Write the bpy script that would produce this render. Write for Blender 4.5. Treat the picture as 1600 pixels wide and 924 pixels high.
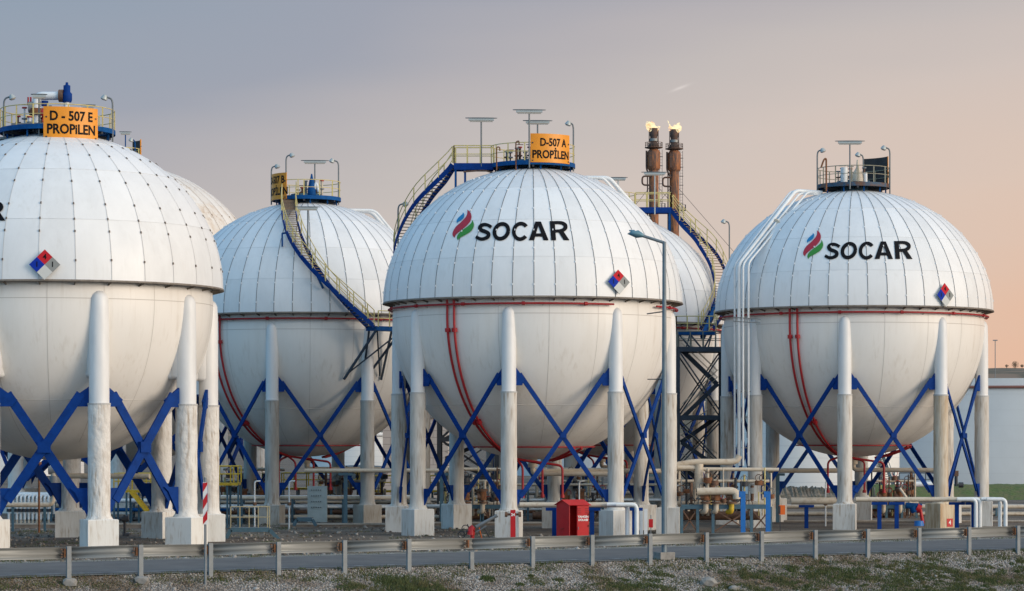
import bpy, bmesh, math, random
import numpy as np
from mathutils import Vector, Matrix

random.seed(7)
np.random.seed(7)
PI = math.pi
R_ = math.radians
for o in list(bpy.data.objects):
    bpy.data.objects.remove(o)
SC = bpy.context.scene
COL = SC.collection

# ------------------------------------------------------------------ camera
F = 4180.0      # focal length in photograph pixels (photograph 1600 wide)
HY = 681.0      # horizon row
CZ = 6.46       # eye height above the plant yard
cam = bpy.data.cameras.new('camera')
co = bpy.data.objects.new('camera', cam)
COL.objects.link(co)
cam.sensor_width = 36.0
cam.lens = 36.0 * F / 1600.0
cam.shift_y = (HY - 462.0) / 1600.0
cam.clip_end = 20000
cam.clip_start = 0.5
co.location = (0, 0, CZ)
co.rotation_euler = (PI / 2, 0, 0)
SC.camera = co
SC.render.resolution_x = 1024
SC.render.resolution_y = 591


def PX(px, Y): return (px - 800.0) / F * Y
def PZ(py, Y): return CZ + (HY - py) / F * Y
def P(px, py, Y): return (PX(px, Y), Y, PZ(py, Y))


# ------------------------------------------------------------------ world, sun, exposure
def lin(c):
    return tuple(((v / 255.0) / 12.92 if v / 255.0 < 0.04045 else ((v / 255.0 + 0.055) / 1.055) ** 2.4) for v in c)


W = bpy.data.worlds.new('World')
SC.world = W
W.use_nodes = True
nt = W.node_tree
nt.nodes.clear()
N = nt.nodes.new
L = nt.links.new
SUN_EL, SUN_AZ = 13.0, 62.0     # sun to the right of the camera, low
wo = N('ShaderNodeOutputWorld')
bgA = N('ShaderNodeBackground')
bgB = N('ShaderNodeBackground')
add = N('ShaderNodeAddShader')
add2 = N('ShaderNodeAddShader')
sky = N('ShaderNodeTexSky')
sky.sky_type = 'NISHITA'
sky.sun_disc = False
sky.sun_elevation = R_(SUN_EL)
sky.sun_rotation = R_(180 - 62)
bgB.inputs[1].default_value = 0.012
L(sky.outputs[0], bgB.inputs[0])
tc = N('ShaderNodeTexCoord')
sep = N('ShaderNodeSeparateXYZ')
L(tc.outputs['Generated'], sep.inputs[0])


def M(op, a, b=None, c=None):
    n = N('ShaderNodeMath')
    n.operation = op
    for i, v in enumerate((a, b, c)):
        if v is None: continue
        if isinstance(v, (int, float)): n.inputs[i].default_value = v
        else: L(v, n.inputs[i])
    return n.outputs[0]


skn = N('ShaderNodeTexNoise')
skn.inputs['Scale'].default_value = 3.0
skn.inputs['Detail'].default_value = 3.0
skm = N('ShaderNodeMapping')
skm.inputs['Scale'].default_value = (1.0, 1.0, 7.0)
L(tc.outputs['Generated'], skm.inputs[0])
L(skm.outputs[0], skn.inputs['Vector'])
q = M('ADD', M('SUBTRACT', sep.outputs['Z'], M('MULTIPLY', sep.outputs['X'], 0.3)), M('MULTIPLY', M('SUBTRACT', skn.outputs[0], 0.5), 0.07))
qq = M('DIVIDE', M('ADD', q, 0.1), 0.6)
rm = N('ShaderNodeValToRGB')
cr = rm.color_ramp
stops = [(-.06, (232, 176, 146)), (-.02, (228, 186, 162)), (.032, (219, 194, 179)), (.075, (208, 192, 184)), (.108, (194, 184, 181)),
         (.135, (180, 173, 176)), (.17, (156, 158, 171)), (.22, (142, 154, 171)), (.35, (126, 160, 195)), (.5, (118, 165, 212))]
while len(cr.elements) < len(stops): cr.elements.new(0.5)
for e, (p, c) in zip(cr.elements, stops):
    e.position = (p + 0.1) / 0.6
    e.color = lin(c) + (1,)
L(qq, rm.inputs[0])
# the dome of sky behind the photographer is clearer and brighter than the hazy part in view
fb = N('ShaderNodeMapRange')
fb.inputs[1].default_value = 0.75
fb.inputs[2].default_value = -0.4
fb.inputs[3].default_value = 0.0
fb.inputs[4].default_value = 1.0
L(sep.outputs['Y'], fb.inputs[0])
mx = N('ShaderNodeMix')
mx.data_type = 'RGBA'
L(fb.outputs[0], mx.inputs[0])
L(rm.outputs[0], mx.inputs[6])
lr = N('ShaderNodeMapRange')
lr.inputs[1].default_value = -0.55
lr.inputs[2].default_value = 0.65
L(sep.outputs['X'], lr.inputs[0])
mb_ = N('ShaderNodeMix')
mb_.data_type = 'RGBA'
L(lr.outputs[0], mb_.inputs[0])
mb_.inputs[6].default_value = (0.24, 0.60, 0.96, 1)
mb_.inputs[7].default_value = (1.25, 1.20, 1.14, 1)
L(mb_.outputs[2], mx.inputs[7])
L(mx.outputs[2], bgA.inputs[0])
bgA.inputs[1].default_value = 0.95
L(bgA.outputs[0], add.inputs[0])
L(bgB.outputs[0], add.inputs[1])
# one short aeroplane trail high in the sky
tu = M('DIVIDE', sep.outputs['X'], sep.outputs['Y'])
tv = M('DIVIDE', sep.outputs['Z'], sep.outputs['Y'])
ta = M('ADD', M('MULTIPLY', M('SUBTRACT', tu, .0610), .935), M('MULTIPLY', M('SUBTRACT', tv, .1293), .355))
tp = M('ADD', M('MULTIPLY', M('SUBTRACT', tu, .0610), -.355), M('MULTIPLY', M('SUBTRACT', tv, .1293), .935))
g1 = M('EXPONENT', M('MULTIPLY', M('POWER', M('ABSOLUTE', M('DIVIDE', tp, .00050)), 2.0), -1.0))
g2 = M('EXPONENT', M('MULTIPLY', M('POWER', M('ABSOLUTE', M('DIVIDE', M('SUBTRACT', ta, .002), .0032)), 2.0), -1.0))
bgC = N('ShaderNodeBackground')
bgC.inputs[0].default_value = (1.0, .95, .90, 1)
L(M('MULTIPLY', M('MULTIPLY', g1, g2), M('MULTIPLY', M('GREATER_THAN', sep.outputs['Y'], 0.5), .13)), bgC.inputs[1])
L(add.outputs[0], add2.inputs[0])
L(bgC.outputs[0], add2.inputs[1])
L(add2.outputs[0], wo.inputs[0])

sl = bpy.data.lights.new('sun', 'SUN')
so = bpy.data.objects.new('sun', sl)
COL.objects.link(so)
sl.energy = 2.05
sl.angle = R_(28)
sl.color = (1.0, 0.83, 0.66)
sd = Vector((math.sin(R_(SUN_AZ)) * math.cos(R_(SUN_EL)), -math.cos(R_(SUN_AZ)) * math.cos(R_(SUN_EL)), math.sin(R_(SUN_EL))))
so.rotation_euler = (-sd).to_track_quat('-Z', 'Y').to_euler()

SC.view_settings.view_transform = 'Standard'
SC.view_settings.look = 'None'
SC.view_settings.exposure = 0.0
SC.view_settings.gamma = 1.0
SC.view_settings.use_curve_mapping = False
SC.render.engine = 'CYCLES'
SC.cycles.max_bounces = 6


# ------------------------------------------------------------------ materials
MATS = {}


def weathered(m, strength=.25, scale=5.0, zs=.07, tint=(.62, .55, .46), lo=.52, hi=.72):
    """rain-washed dirt streaks running down the surface"""
    t = m.node_tree; b = t.nodes['Principled BSDF']
    src = b.inputs['Base Color'].links[0].from_socket
    tcn = t.nodes.new('ShaderNodeTexCoord'); mp = t.nodes.new('ShaderNodeMapping'); mp.inputs['Scale'].default_value = (1, 1, zs)
    n1 = t.nodes.new('ShaderNodeTexNoise'); n1.inputs['Scale'].default_value = scale; n1.inputs['Detail'].default_value = 6
    n2 = t.nodes.new('ShaderNodeTexNoise'); n2.inputs['Scale'].default_value = .45; n2.inputs['Detail'].default_value = 3
    r = t.nodes.new('ShaderNodeMapRange'); r.inputs[1].default_value = lo; r.inputs[2].default_value = hi; r.inputs[3].default_value = 0; r.inputs[4].default_value = strength
    r2 = t.nodes.new('ShaderNodeMapRange'); r2.inputs[1].default_value = .4; r2.inputs[2].default_value = .62
    mu = t.nodes.new('ShaderNodeMath'); mu.operation = 'MULTIPLY'
    mi = t.nodes.new('ShaderNodeMix'); mi.data_type = 'RGBA'; mi.blend_type = 'MULTIPLY'
    mi.inputs[7].default_value = tint + (1,)
    K = t.links.new
    K(tcn.outputs['Object'], mp.inputs[0]); K(mp.outputs[0], n1.inputs['Vector']); K(tcn.outputs['Object'], n2.inputs['Vector'])
    K(n1.outputs[0], r.inputs[0]); K(n2.outputs[0], r2.inputs[0]); K(r.outputs[0], mu.inputs[0]); K(r2.outputs[0], mu.inputs[1])
    K(mu.outputs[0], mi.inputs[0]); K(src, mi.inputs[6]); K(mi.outputs[2], b.inputs['Base Color'])


def mat(name, col, rough=0.6, metal=0.0, var=0.0, vscale=2.0, col2=None, bump=0.0, bscale=20.0, stretch=(1, 1, 1), edges=(0.4, 0.7), spec=0.5, detail=5):
    if name in MATS: return MATS[name]
    m = bpy.data.materials.new(name)
    m.use_nodes = True
    t = m.node_tree
    b = t.nodes['Principled BSDF']
    b.inputs['Base Color'].default_value = tuple(col) + (1,)
    b.inputs['Roughness'].default_value = rough
    b.inputs['Metallic'].default_value = metal
    b.inputs['Specular IOR Level'].default_value = spec
    if var or col2 or bump:
        tcn = t.nodes.new('ShaderNodeTexCoord')
        mp = t.nodes.new('ShaderNodeMapping')
        mp.inputs['Scale'].default_value = stretch
        t.links.new(tcn.outputs['Object'], mp.inputs[0])
    if var or col2:
        n1 = t.nodes.new('ShaderNodeTexNoise')
        n1.inputs['Scale'].default_value = vscale
        n1.inputs['Detail'].default_value = detail
        n1.inputs['Roughness'].default_value = 0.65
        t.links.new(mp.outputs[0], n1.inputs['Vector'])
        r = t.nodes.new('ShaderNodeValToRGB')
        r.color_ramp.elements[0].position = edges[0]
        r.color_ramp.elements[1].position = edges[1]
        c2 = col2 if col2 else tuple(max(0, v * (1 - var)) for v in col)
        r.color_ramp.elements[0].color = tuple(col) + (1,)
        r.color_ramp.elements[1].color = tuple(c2) + (1,)
        t.links.new(n1.outputs[0], r.inputs[0])
        t.links.new(r.outputs[0], b.inputs['Base Color'])
    if bump:
        n2 = t.nodes.new('ShaderNodeTexNoise')
        n2.inputs['Scale'].default_value = bscale
        n2.inputs['Detail'].default_value = 4
        t.links.new(mp.outputs[0], n2.inputs['Vector'])
        bp = t.nodes.new('ShaderNodeBump')
        bp.inputs['Strength'].default_value = 1.0
        bp.inputs['Distance'].default_value = bump
        t.links.new(n2.outputs[0], bp.inputs['Height'])
        t.links.new(bp.outputs[0], b.inputs['Normal'])
    MATS[name] = m
    return m


WHITE1 = mat('painted_dome_panel', (.74, .755, .76), .42, var=.07, vscale=.9, stretch=(1, 1, .5))
WHITE2 = mat('painted_dome_panel_dull', (.71, .725, .73), .46, var=.08, vscale=1.1, stretch=(1, 1, .5))
WHITE3 = mat('painted_dome_panel_clean', (.77, .78, .78), .40, var=.06, vscale=.7, stretch=(1, 1, .5))
CREAM1 = mat('stained_dome_panel', (.70, .66, .60), .5, col2=(.55, .43, .31), vscale=.8, stretch=(1, 1, .3), edges=(.5, .75))
CREAM2 = mat('stained_dome_panel_pale', (.74, .71, .66), .5, col2=(.60, .50, .38), vscale=.8, stretch=(1, 1, .3), edges=(.5, .8))
SHELL = mat('shell_paint', (.78, .76, .72), .42, col2=(.70, .67, .615), vscale=.5, stretch=(1, 1, .22), edges=(.45, .85), bump=.004, bscale=1.5)
for _m in (WHITE1, WHITE2, WHITE3): weathered(_m, .22, 5.0, .06, (.72, .68, .62))
weathered(CREAM1, .8, 5, .1, (.60, .45, .30)); weathered(CREAM2, .8, 5, .1, (.65, .5, .36))
weathered(SHELL, .32, 4.5, .04)
SEAM_D = mat('seam_dark', (.07, .08, .09), .7)
SEAM_L = mat('seam_light', (.46, .46, .45), .7)
SEAM_B = mat('seam_brown', (.33, .24, .16), .8)
CLIP_D = mat('clip_dark', (.13, .10, .08), .6)
CLIP_L = mat('clip_light', (.75, .76, .76), .4)
LAP = mat('lap_joint', (.60, .62, .63), .6)
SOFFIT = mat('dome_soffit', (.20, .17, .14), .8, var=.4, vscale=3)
COLW = mat('column_paint', (.72, .73, .73), .45, var=.1, vscale=1.5, stretch=(1, 1, .3))
CONC = mat('fireproofing_concrete', (.60, .585, .545), .85, col2=(.42, .385, .34), vscale=1.3, stretch=(1.5, 1.5, .3), edges=(.42, .75), bump=.02, bscale=5)
CONCS = mat('fireproofing_stained', (.58, .53, .44), .85, col2=(.42, .30, .18), vscale=1.3, stretch=(2, 2, .25), edges=(.40, .7), bump=.02, bscale=5)
CONCD = mat('fireproofing_grey', (.44, .425, .395), .85, col2=(.30, .275, .24), vscale=1.1, stretch=(1.5, 1.5, .3), edges=(.4, .75), bump=.02, bscale=5)
CONCE = mat('fireproofing_rough', (.68, .67, .64), .85, col2=(.48, .45, .41), vscale=1.6, stretch=(1, 1, .7), edges=(.46, .85), bump=.09, bscale=3.2)
PED = mat('pedestal_concrete', (.62, .62, .595), .85, col2=(.46, .44, .40), vscale=1.0, stretch=(2, 2, .4), edges=(.45, .8), bump=.008, bscale=8)
PEDE = mat('pedestal_whitewash', (.72, .72, .69), .8, col2=(.56, .54, .49), vscale=1.0, stretch=(2, 2, .4), edges=(.5, .85), bump=.008, bscale=8)
PEDD = mat('pedestal_weathered', (.40, .385, .35), .85, col2=(.27, .235, .19), vscale=1.0, stretch=(1, 1, .5), edges=(.4, .75), bump=.01, bscale=8)
PEDR = mat('pedestal_rusty', (.60, .50, .36), .85, col2=(.36, .21, .10), vscale=1.4, stretch=(2.5, 2.5, .3), edges=(.42, .72), bump=.01, bscale=8)
for _m in (CONC, CONCE, CONCD, CONCS): weathered(_m, .9, 7, .12, (.55, .45, .36), .5, .68)
for _m in (PED, PEDE, PEDR, PEDD): weathered(_m, .9, 9, .15, (.55, .43, .32), .5, .7)
BLUE = mat('blue_paint', (.002, .038, .21), .65, var=.3, vscale=2.0, spec=.12)
BLUE2 = mat('blue_paint_faded', (.004, .075, .25), .65, var=.35, vscale=2.0, spec=.12)
BLUE3 = mat('bright_blue_paint', (.01, .15, .48), .45, var=.2, vscale=3.0)
TEAL = mat('grey_blue_paint', (.06, .13, .18), .5, var=.3, vscale=3.0)
YEL = mat('yellow_paint', (.62, .50, .17), .5, col2=(.48, .40, .20), vscale=3.0)
YELD = mat('yellow_paint_deep', (.62, .42, .03), .5, var=.25, vscale=3.0)
RED = mat('red_pipe_paint', (.40, .014, .02), .5, var=.3, vscale=3.0)
REDB = mat('red_enamel', (.50, .006, .010), .38, var=.15, vscale=2.0)
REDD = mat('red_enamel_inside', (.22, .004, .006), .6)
STEEL = mat('galvanised_steel', (.235, .245, .24), .5, .3, var=.10, vscale=.5)
STEELP = mat('galvanised_post', (.21, .23, .24), .6, .1, var=.25, vscale=4.0)
LAMPM = mat('lamp_housing', (.38, .42, .42), .4, .2)
LAMPB = mat('street_lamp_head', (.10, .22, .28), .4, .2)
POLEB = mat('street_lamp_pole', (.17, .215, .245), .5, .3, var=.25, vscale=2)
POLE = mat('lamp_pole', (.15, .17, .18), .5, .4)
GLASS = mat('lamp_glass', (.40, .37, .32), .3)
DARKST = mat('dark_steel', (.045, .05, .06), .6, .2, var=.4, vscale=3)
TOWER = mat('stair_tower_paint', (.035, .055, .085), .55, .1, var=.4, vscale=2)
TREAD = mat('stair_tread_rust', (.30, .22, .15), .8, col2=(.16, .10, .07), vscale=6)
SIGN = mat('sign_orange', (.74, .27, .006), .45, var=.12, vscale=1.5)
SIGNBK = mat('sign_back', (.035, .03, .03), .7, var=.4, vscale=2)
INK = mat('black_lettering', (.006, .006, .008), .6, spec=.12)
BROWNP = mat('rusty_pipe', (.16, .085, .05), .75, col2=(.07, .04, .03), vscale=5)
BEIGEP = mat('lagged_pipe', (.55, .48, .38), .6, col2=(.36, .26, .17), vscale=3, edges=(.5, .8))
WHITEP = mat('white_pipe', (.72, .75, .76), .4, var=.12, vscale=2)
RUST = mat('rust', (.22, .09, .035), .85, col2=(.09, .035, .02), vscale=5)
FLARE1 = mat('flare_rust_lit_orange', (.36, .13, .045), .7, col2=(.06, .042, .038), vscale=2.2, stretch=(2, 2, .3), edges=(.4, .62))  # rust, plus orange brightened against dark to paint in sunlit and shaded metal
FLARE2 = mat('flare_soot', (.06, .045, .04), .8, col2=(.14, .06, .03), vscale=1.8)
LBLUE = mat('logo_blue', (.0, .18, .42), .5)
LRED = mat('logo_red', (.38, .01, .03), .5)
LGRN = mat('logo_green', (.03, .22, .02), .5)
PBLUE = mat('placard_blue', (.004, .03, .32), .75, spec=.15)
PRED = mat('placard_red', (.50, .02, .03), .75, spec=.15)
PGREY = mat('placard_grey', (.26, .27, .26), .75, spec=.15)
PWHITE = mat('placard_white', (.55, .56, .54), .75, spec=.15)
ORANGE = mat('orange_box', (.70, .13, .01), .5)
TXTW = mat('white_lettering', (.75, .75, .73), .5)
BLOCK = None


# ------------------------------------------------------------------ object helpers
def top_origin(o):
    while o.parent is not None: o = o.parent
    return Vector(o.location)


def thing(name, label, cat, loc=(0, 0, 0), group=None):
    o = bpy.data.objects.new(name, None)
    COL.objects.link(o)
    o.location = loc
    o.empty_display_size = .2
    o['label'] = label
    o['category'] = cat
    if group: o['group'] = group
    return o


def tag(o, label, cat, group=None):
    o['label'] = label
    o['category'] = cat
    if group: o['group'] = group
    return o


class MB:
    def __init__(s, smooth=False):
        s.v = []; s.f = []; s.m = []; s.s = []; s.mats = []; s.sm = smooth

    def mi(s, m):
        if m not in s.mats: s.mats.append(m)
        return s.mats.index(m)

    def add(s, verts, faces, m, smooth=None):
        b = len(s.v)
        s.v.extend([tuple(v) for v in verts])
        k = s.mi(m)
        sm = s.sm if smooth is None else smooth
        for f in faces:
            s.f.append(tuple(i + b for i in f)); s.m.append(k); s.s.append(sm)
        return s

    def box(s, c, d, m, rz=0.0):
        cx, cy, cz = c
        hx, hy, hz = d[0] / 2, d[1] / 2, d[2] / 2
        ca, sa = math.cos(rz), math.sin(rz)
        vs = []
        for z in (-hz, hz):
            for x, y in ((-hx, -hy), (hx, -hy), (hx, hy), (-hx, hy)):
                vs.append((cx + x * ca - y * sa, cy + x * sa + y * ca, cz + z))
        return s.add(vs, [(3, 2, 1, 0), (4, 5, 6, 7), (0, 1, 5, 4), (1, 2, 6, 5), (2, 3, 7, 6), (3, 0, 4, 7)], m, False)

    def bar(s, a, b, w, h, m, up=(0, 0, 1)):
        a = Vector(a); b = Vector(b)
        d = (b - a)
        if d.length < 1e-6: return s
        d.normalize()
        u = Vector(up)
        r = d.cross(u)
        if r.length < 1e-4: r = d.cross(Vector((0, 1, 0)))
        r.normalize()
        n = r.cross(d).normalized()
        vs = []
        for p in (a, b):
            for i, j in ((-1, -1), (1, -1), (1, 1), (-1, 1)):
                vs.append(p + r * (i * w / 2) + n * (j * h / 2))
        return s.add(vs, [(3, 2, 1, 0), (4, 5, 6, 7), (0, 1, 5, 4), (1, 2, 6, 5), (2, 3, 7, 6), (3, 0, 4, 7)], m, False)

    def tube(s, pts, r, m, seg=8, closed=False, cap=True):
        pts = [Vector(p) for p in pts]
        n = len(pts)
        rs = r if isinstance(r, (list, tuple)) else [r] * n
        rings = []
        prev = None
        for i, p in enumerate(pts):
            if closed: d = pts[(i + 1) % n] - pts[i - 1]
            elif i == 0: d = pts[1] - pts[0]
            elif i == n - 1: d = pts[-1] - pts[-2]
            else: d = (pts[i + 1] - p).normalized() + (p - pts[i - 1]).normalized()
            if d.length < 1e-9: d = Vector((0, 0, 1))
            d.normalize()
            if prev is None:
                u = Vector((0, 0, 1)) if abs(d.z) < .9 else Vector((1, 0, 0))
            else: u = prev
            u = (u - d * u.dot(d))
            if u.length < 1e-5: u = Vector((1, 0, 0)) if abs(d.x) < .9 else Vector((0, 1, 0)); u = u - d * u.dot(d)
            u.normalize()
            prev = u
            w = d.cross(u)
            rings.append([p + (u * math.cos(2 * PI * k / seg) + w * math.sin(2 * PI * k / seg)) * rs[i] for k in range(seg)])
        vs = [v for rg in rings for v in rg]
        fs = []
        for i in range(n if closed else n - 1):
            j = (i + 1) % n
            for k in range(seg):
                fs.append((i * seg + k, i * seg + (k + 1) % seg, j * seg + (k + 1) % seg, j * seg + k))
        s.add(vs, fs, m, True)
        if cap and not closed:
            s.add(rings[0], [tuple(range(seg))[::-1]], m, False)
            s.add(rings[-1], [tuple(range(seg))], m, False)
        return s

    def lathe(s, c, prof, m, seg=24, smooth=True, ang=(0, 2 * PI)):
        cx, cy, cz = c
        full = abs(ang[1] - ang[0] - 2 * PI) < 1e-6
        ns = seg if full else seg + 1
        vs = []
        for r, z in prof:
            for k in range(ns):
                a = ang[0] + (ang[1] - ang[0]) * k / seg
                vs.append((cx + r * math.sin(a), cy - r * math.cos(a), cz + z))
        fs = []
        for i in range(len(prof) - 1):
            for k in range(seg):
                k2 = (k + 1) % ns if full else k + 1
                fs.append((i * ns + k, i * ns + k2, (i + 1) * ns + k2, (i + 1) * ns + k))
        return s.add(vs, fs, m, smooth)

    def prism(s, poly, y0, y1, m):
        """poly in (x, z), extruded along y"""
        n = len(poly)
        vs = [(x, y0, z) for x, z in poly] + [(x, y1, z) for x, z in poly]
        fs = [tuple(range(n)), tuple(range(2 * n - 1, n - 1, -1))] + [(i, i + n, (i + 1) % n + n, (i + 1) % n) for i in range(n)]
        return s.add(vs, fs, m, False)

    def plate(s, pts, th, m):
        """flat polygon given by 3D points, thickened along its normal"""
        pts = [Vector(p) for p in pts]
        nn = (pts[1] - pts[0]).cross(pts[2] - pts[0]).normalized() * th / 2
        n = len(pts)
        vs = [p + nn for p in pts] + [p - nn for p in pts]
        fs = [tuple(range(n)), tuple(range(2 * n - 1, n - 1, -1))] + [(i, i + n, (i + 1) % n + n, (i + 1) % n) for i in range(n)]
        return s.add(vs, fs, m, False)

    def build(s, name, parent=None, label=None):
        me = bpy.data.meshes.new(name)
        org = top_origin(parent) if parent is not None else Vector((0, 0, 0))
        vs = [(x - org.x, y - org.y, z - org.z) for x, y, z in s.v]
        me.from_pydata(vs, [], s.f)
        for m in s.mats: me.materials.append(m)
        me.polygons.foreach_set('material_index', s.m)
        me.polygons.foreach_set('use_smooth', s.s)
        me.update()
        o = bpy.data.objects.new(name, me)
        COL.objects.link(o)
        if parent is not None: o.parent = parent
        if label: o['label'] = label
        return o

    def solo(s, name, label, cat, group=None, origin=None):
        """a thing that is one mesh, origin at its base centre"""
        xs = [v[0] for v in s.v]; ys = [v[1] for v in s.v]; zs = [v[2] for v in s.v]
        org = Vector(((min(xs) + max(xs)) / 2, (min(ys) + max(ys)) / 2, min(zs)))
        s.v = [(x - org.x, y - org.y, z - org.z) for x, y, z in s.v]
        o = s.build(name)
        o.location = org
        return tag(o, label, cat, group)


def structure(o):
    o['kind'] = 'structure'
    return o


def pol(c, r, az, z):
    return Vector((c[0] + r * math.sin(az), c[1] - r * math.cos(az), z))


def bend(pts, r=.25, n=4):
    """round the corners of a polyline"""
    pts = [Vector(p) for p in pts]
    out = [pts[0]]
    for i in range(1, len(pts) - 1):
        a, b, c = pts[i - 1], pts[i], pts[i + 1]
        d1 = min(r, (a - b).length * .45); d2 = min(r, (c - b).length * .45)
        p1 = b + (a - b).normalized() * d1; p2 = b + (c - b).normalized() * d2
        for k in range(n + 1):
            t = k / n
            out.append(p1 * (1 - t) ** 2 + b * 2 * t * (1 - t) + p2 * t * t)
    out.append(pts[-1])
    return out


def text_tris(body, size, offset=0.0, shear=0.0, maxe=0.12, width=1.0):
    cu = bpy.data.curves.new('lettering', 'FONT')
    cu.body = body
    cu.size = size
    cu.align_x = 'CENTER'
    cu.align_y = 'CENTER'
    cu.offset = offset
    cu.shear = shear
    cu.resolution_u = 3
    ob = bpy.data.objects.new('lettering', cu)
    COL.objects.link(ob)
    dg = bpy.context.evaluated_depsgraph_get()
    me = bpy.data.meshes.new_from_object(ob.evaluated_get(dg))
    bm = bmesh.new()
    bm.from_mesh(me)
    bmesh.ops.triangulate(bm, faces=bm.faces)
    for _ in range(4):
        ed = [e for e in bm.edges if e.calc_length() > maxe]
        if not ed: break
        bmesh.ops.subdivide_edges(bm, edges=ed, cuts=1)
        bmesh.ops.triangulate(bm, faces=bm.faces)
    bm.verts.ensure_lookup_table()
    vs = [(v.co.x * width, v.co.y) for v in bm.verts]
    fs = [tuple(v.index for v in f.verts) for f in bm.faces]
    bm.free()
    bpy.data.objects.remove(ob)
    bpy.data.curves.remove(cu)
    bpy.data.meshes.remove(me)
    return vs, fs


def strip2d(cl, n=28):
    """centre line with half widths [(x, y, w)...] -> smooth strip (verts2d, quads)"""
    def cr_(p0, p1, p2, p3, t):
        return tuple(.5 * ((2 * b) + (-a + c) * t + (2 * a - 5 * b + 4 * c - d) * t * t + (-a + 3 * b - 3 * c + d) * t ** 3) for a, b, c, d in zip(p0, p1, p2, p3))
    pts = []
    m = len(cl)
    for i in range(m - 1):
        p0 = cl[max(i - 1, 0)]; p1 = cl[i]; p2 = cl[i + 1]; p3 = cl[min(i + 2, m - 1)]
        k = max(3, n // (m - 1))
        for j in range(k): pts.append(cr_(p0, p1, p2, p3, j / k))
    pts.append(cl[-1])
    vs = []
    for i, (x, y, w) in enumerate(pts):
        a = pts[max(i - 1, 0)]; b = pts[min(i + 1, len(pts) - 1)]
        dx, dy = b[0] - a[0], b[1] - a[1]
        l = math.hypot(dx, dy) or 1
        w = max(w, .3)
        for t in (-1, -.33, .33, 1): vs.append((x - dy / l * w * t, y + dx / l * w * t))
    fs = []
    for i in range(len(pts) - 1):
        for k in range(3): fs.append((i * 4 + k, i * 4 + k + 1, i * 4 + k + 5, i * 4 + k + 4))
    return vs, fs


def quad2d(p, n=6):
    """bilinear grid over a quad"""
    vs = []; fs = []
    for i in range(n + 1):
        for j in range(n + 1):
            u, v = i / n, j / n
            x = (1 - u) * (1 - v) * p[0][0] + u * (1 - v) * p[1][0] + u * v * p[2][0] + (1 - u) * v * p[3][0]
            y = (1 - u) * (1 - v) * p[0][1] + u * (1 - v) * p[1][1] + u * v * p[2][1] + (1 - u) * v * p[3][1]
            vs.append((x, y))
    for i in range(n):
        for j in range(n): fs.append((i * (n + 1) + j, (i + 1) * (n + 1) + j, (i + 1) * (n + 1) + j + 1, i * (n + 1) + j + 1))
    return vs, fs


def railing(mb, pts, m, h=1.1, post=1.2, r=.035, closed=False, mid=True, postr=.05, toe=False):
    pts = [Vector(p) for p in pts]
    up = Vector((0, 0, 1))
    ring = pts + ([pts[0]] if closed else [])
    mb.tube([p + up * h for p in ring], r, m, 6)
    if mid: mb.tube([p + up * h * .52 for p in ring], r * .85, m, 5)
    if toe:
        for a, b in zip(ring[:-1], ring[1:]): mb.bar(a + up * .08, b + up * .08, .02, .14, m)
    # posts by distance
    acc = post
    for a, b in zip(ring[:-1], ring[1:]):
        l = (b - a).length
        if l < 1e-6: continue
        while acc <= l + 1e-6:
            p = a + (b - a) * (acc / l)
            mb.box((p.x, p.y, p.z + h / 2), (postr * 1.6, postr * 1.6, h), m)
            acc += post
        acc -= l
    for p in ([pts[0]] if closed else [pts[0], pts[-1]]):
        mb.box((p.x, p.y, p.z + h / 2), (postr * 1.6, postr * 1.6, h), m)


def stairs(parent, pts, width, side, mstr=BLUE, mrail=YEL, name='staircase', seg=24):
    """curved flight along pts (centre line); side = outward unit function"""
    pts = [Vector(p) for p in pts]
    dense = []
    ls = [0]
    for a, b in zip(pts[:-1], pts[1:]): ls.append(ls[-1] + (b - a).length)
    n = max(6, int(ls[-1] / .27))
    for i in range(n + 1):
        t = ls[-1] * i / n
        k = max(j for j in range(len(ls)) if ls[j] <= t + 1e-6)
        k = min(k, len(pts) - 2)
        u = (t - ls[k]) / (ls[k + 1] - ls[k])
        p0 = pts[max(k - 1, 0)]; p1 = pts[k]; p2 = pts[k + 1]; p3 = pts[min(k + 2, len(pts) - 1)]
        dense.append(.5 * ((2 * p1) + (p2 - p0) * u + (2 * p0 - 5 * p1 + 4 * p2 - p3) * u * u + (3 * p1 - p0 - 3 * p2 + p3) * u ** 3))
    offs = []
    for i in range(len(dense)):
        d = dense[min(i + 1, n)] - dense[max(i - 1, 0)]
        d.z = 0
        if d.length < 1e-5: d = Vector((1, 0, 0))
        d.normalize()
        offs.append(Vector((d.y, -d.x, 0)) * width / 2)
    tr = MB()
    for i in range(0, n):
        p = (dense[i] + dense[i + 1]) / 2
        o = offs[i]
        d = Vector((o.y, -o.x, 0)).normalized()
        tr.bar(p + o * .96, p - o * .96, .24, .035, TREAD)
    root = tr.build(name, parent)
    for sgn in (-1, 1):
        st = MB()
        for i in range(n):
            st.bar(dense[i] + offs[i] * sgn, dense[i + 1] + offs[i + 1] * sgn, .05, .30, mstr)
        st.build('stringer', root)
    for sgn in (-1, 1):
        rl = MB()
        railing(rl, [dense[i] + offs[i] * sgn + Vector((0, 0, .1)) for i in range(0, n + 1, 2)], mrail, 1.05, 1.3, .03, postr=.045)
        rl.build('handrail', root)
    return root


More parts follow.
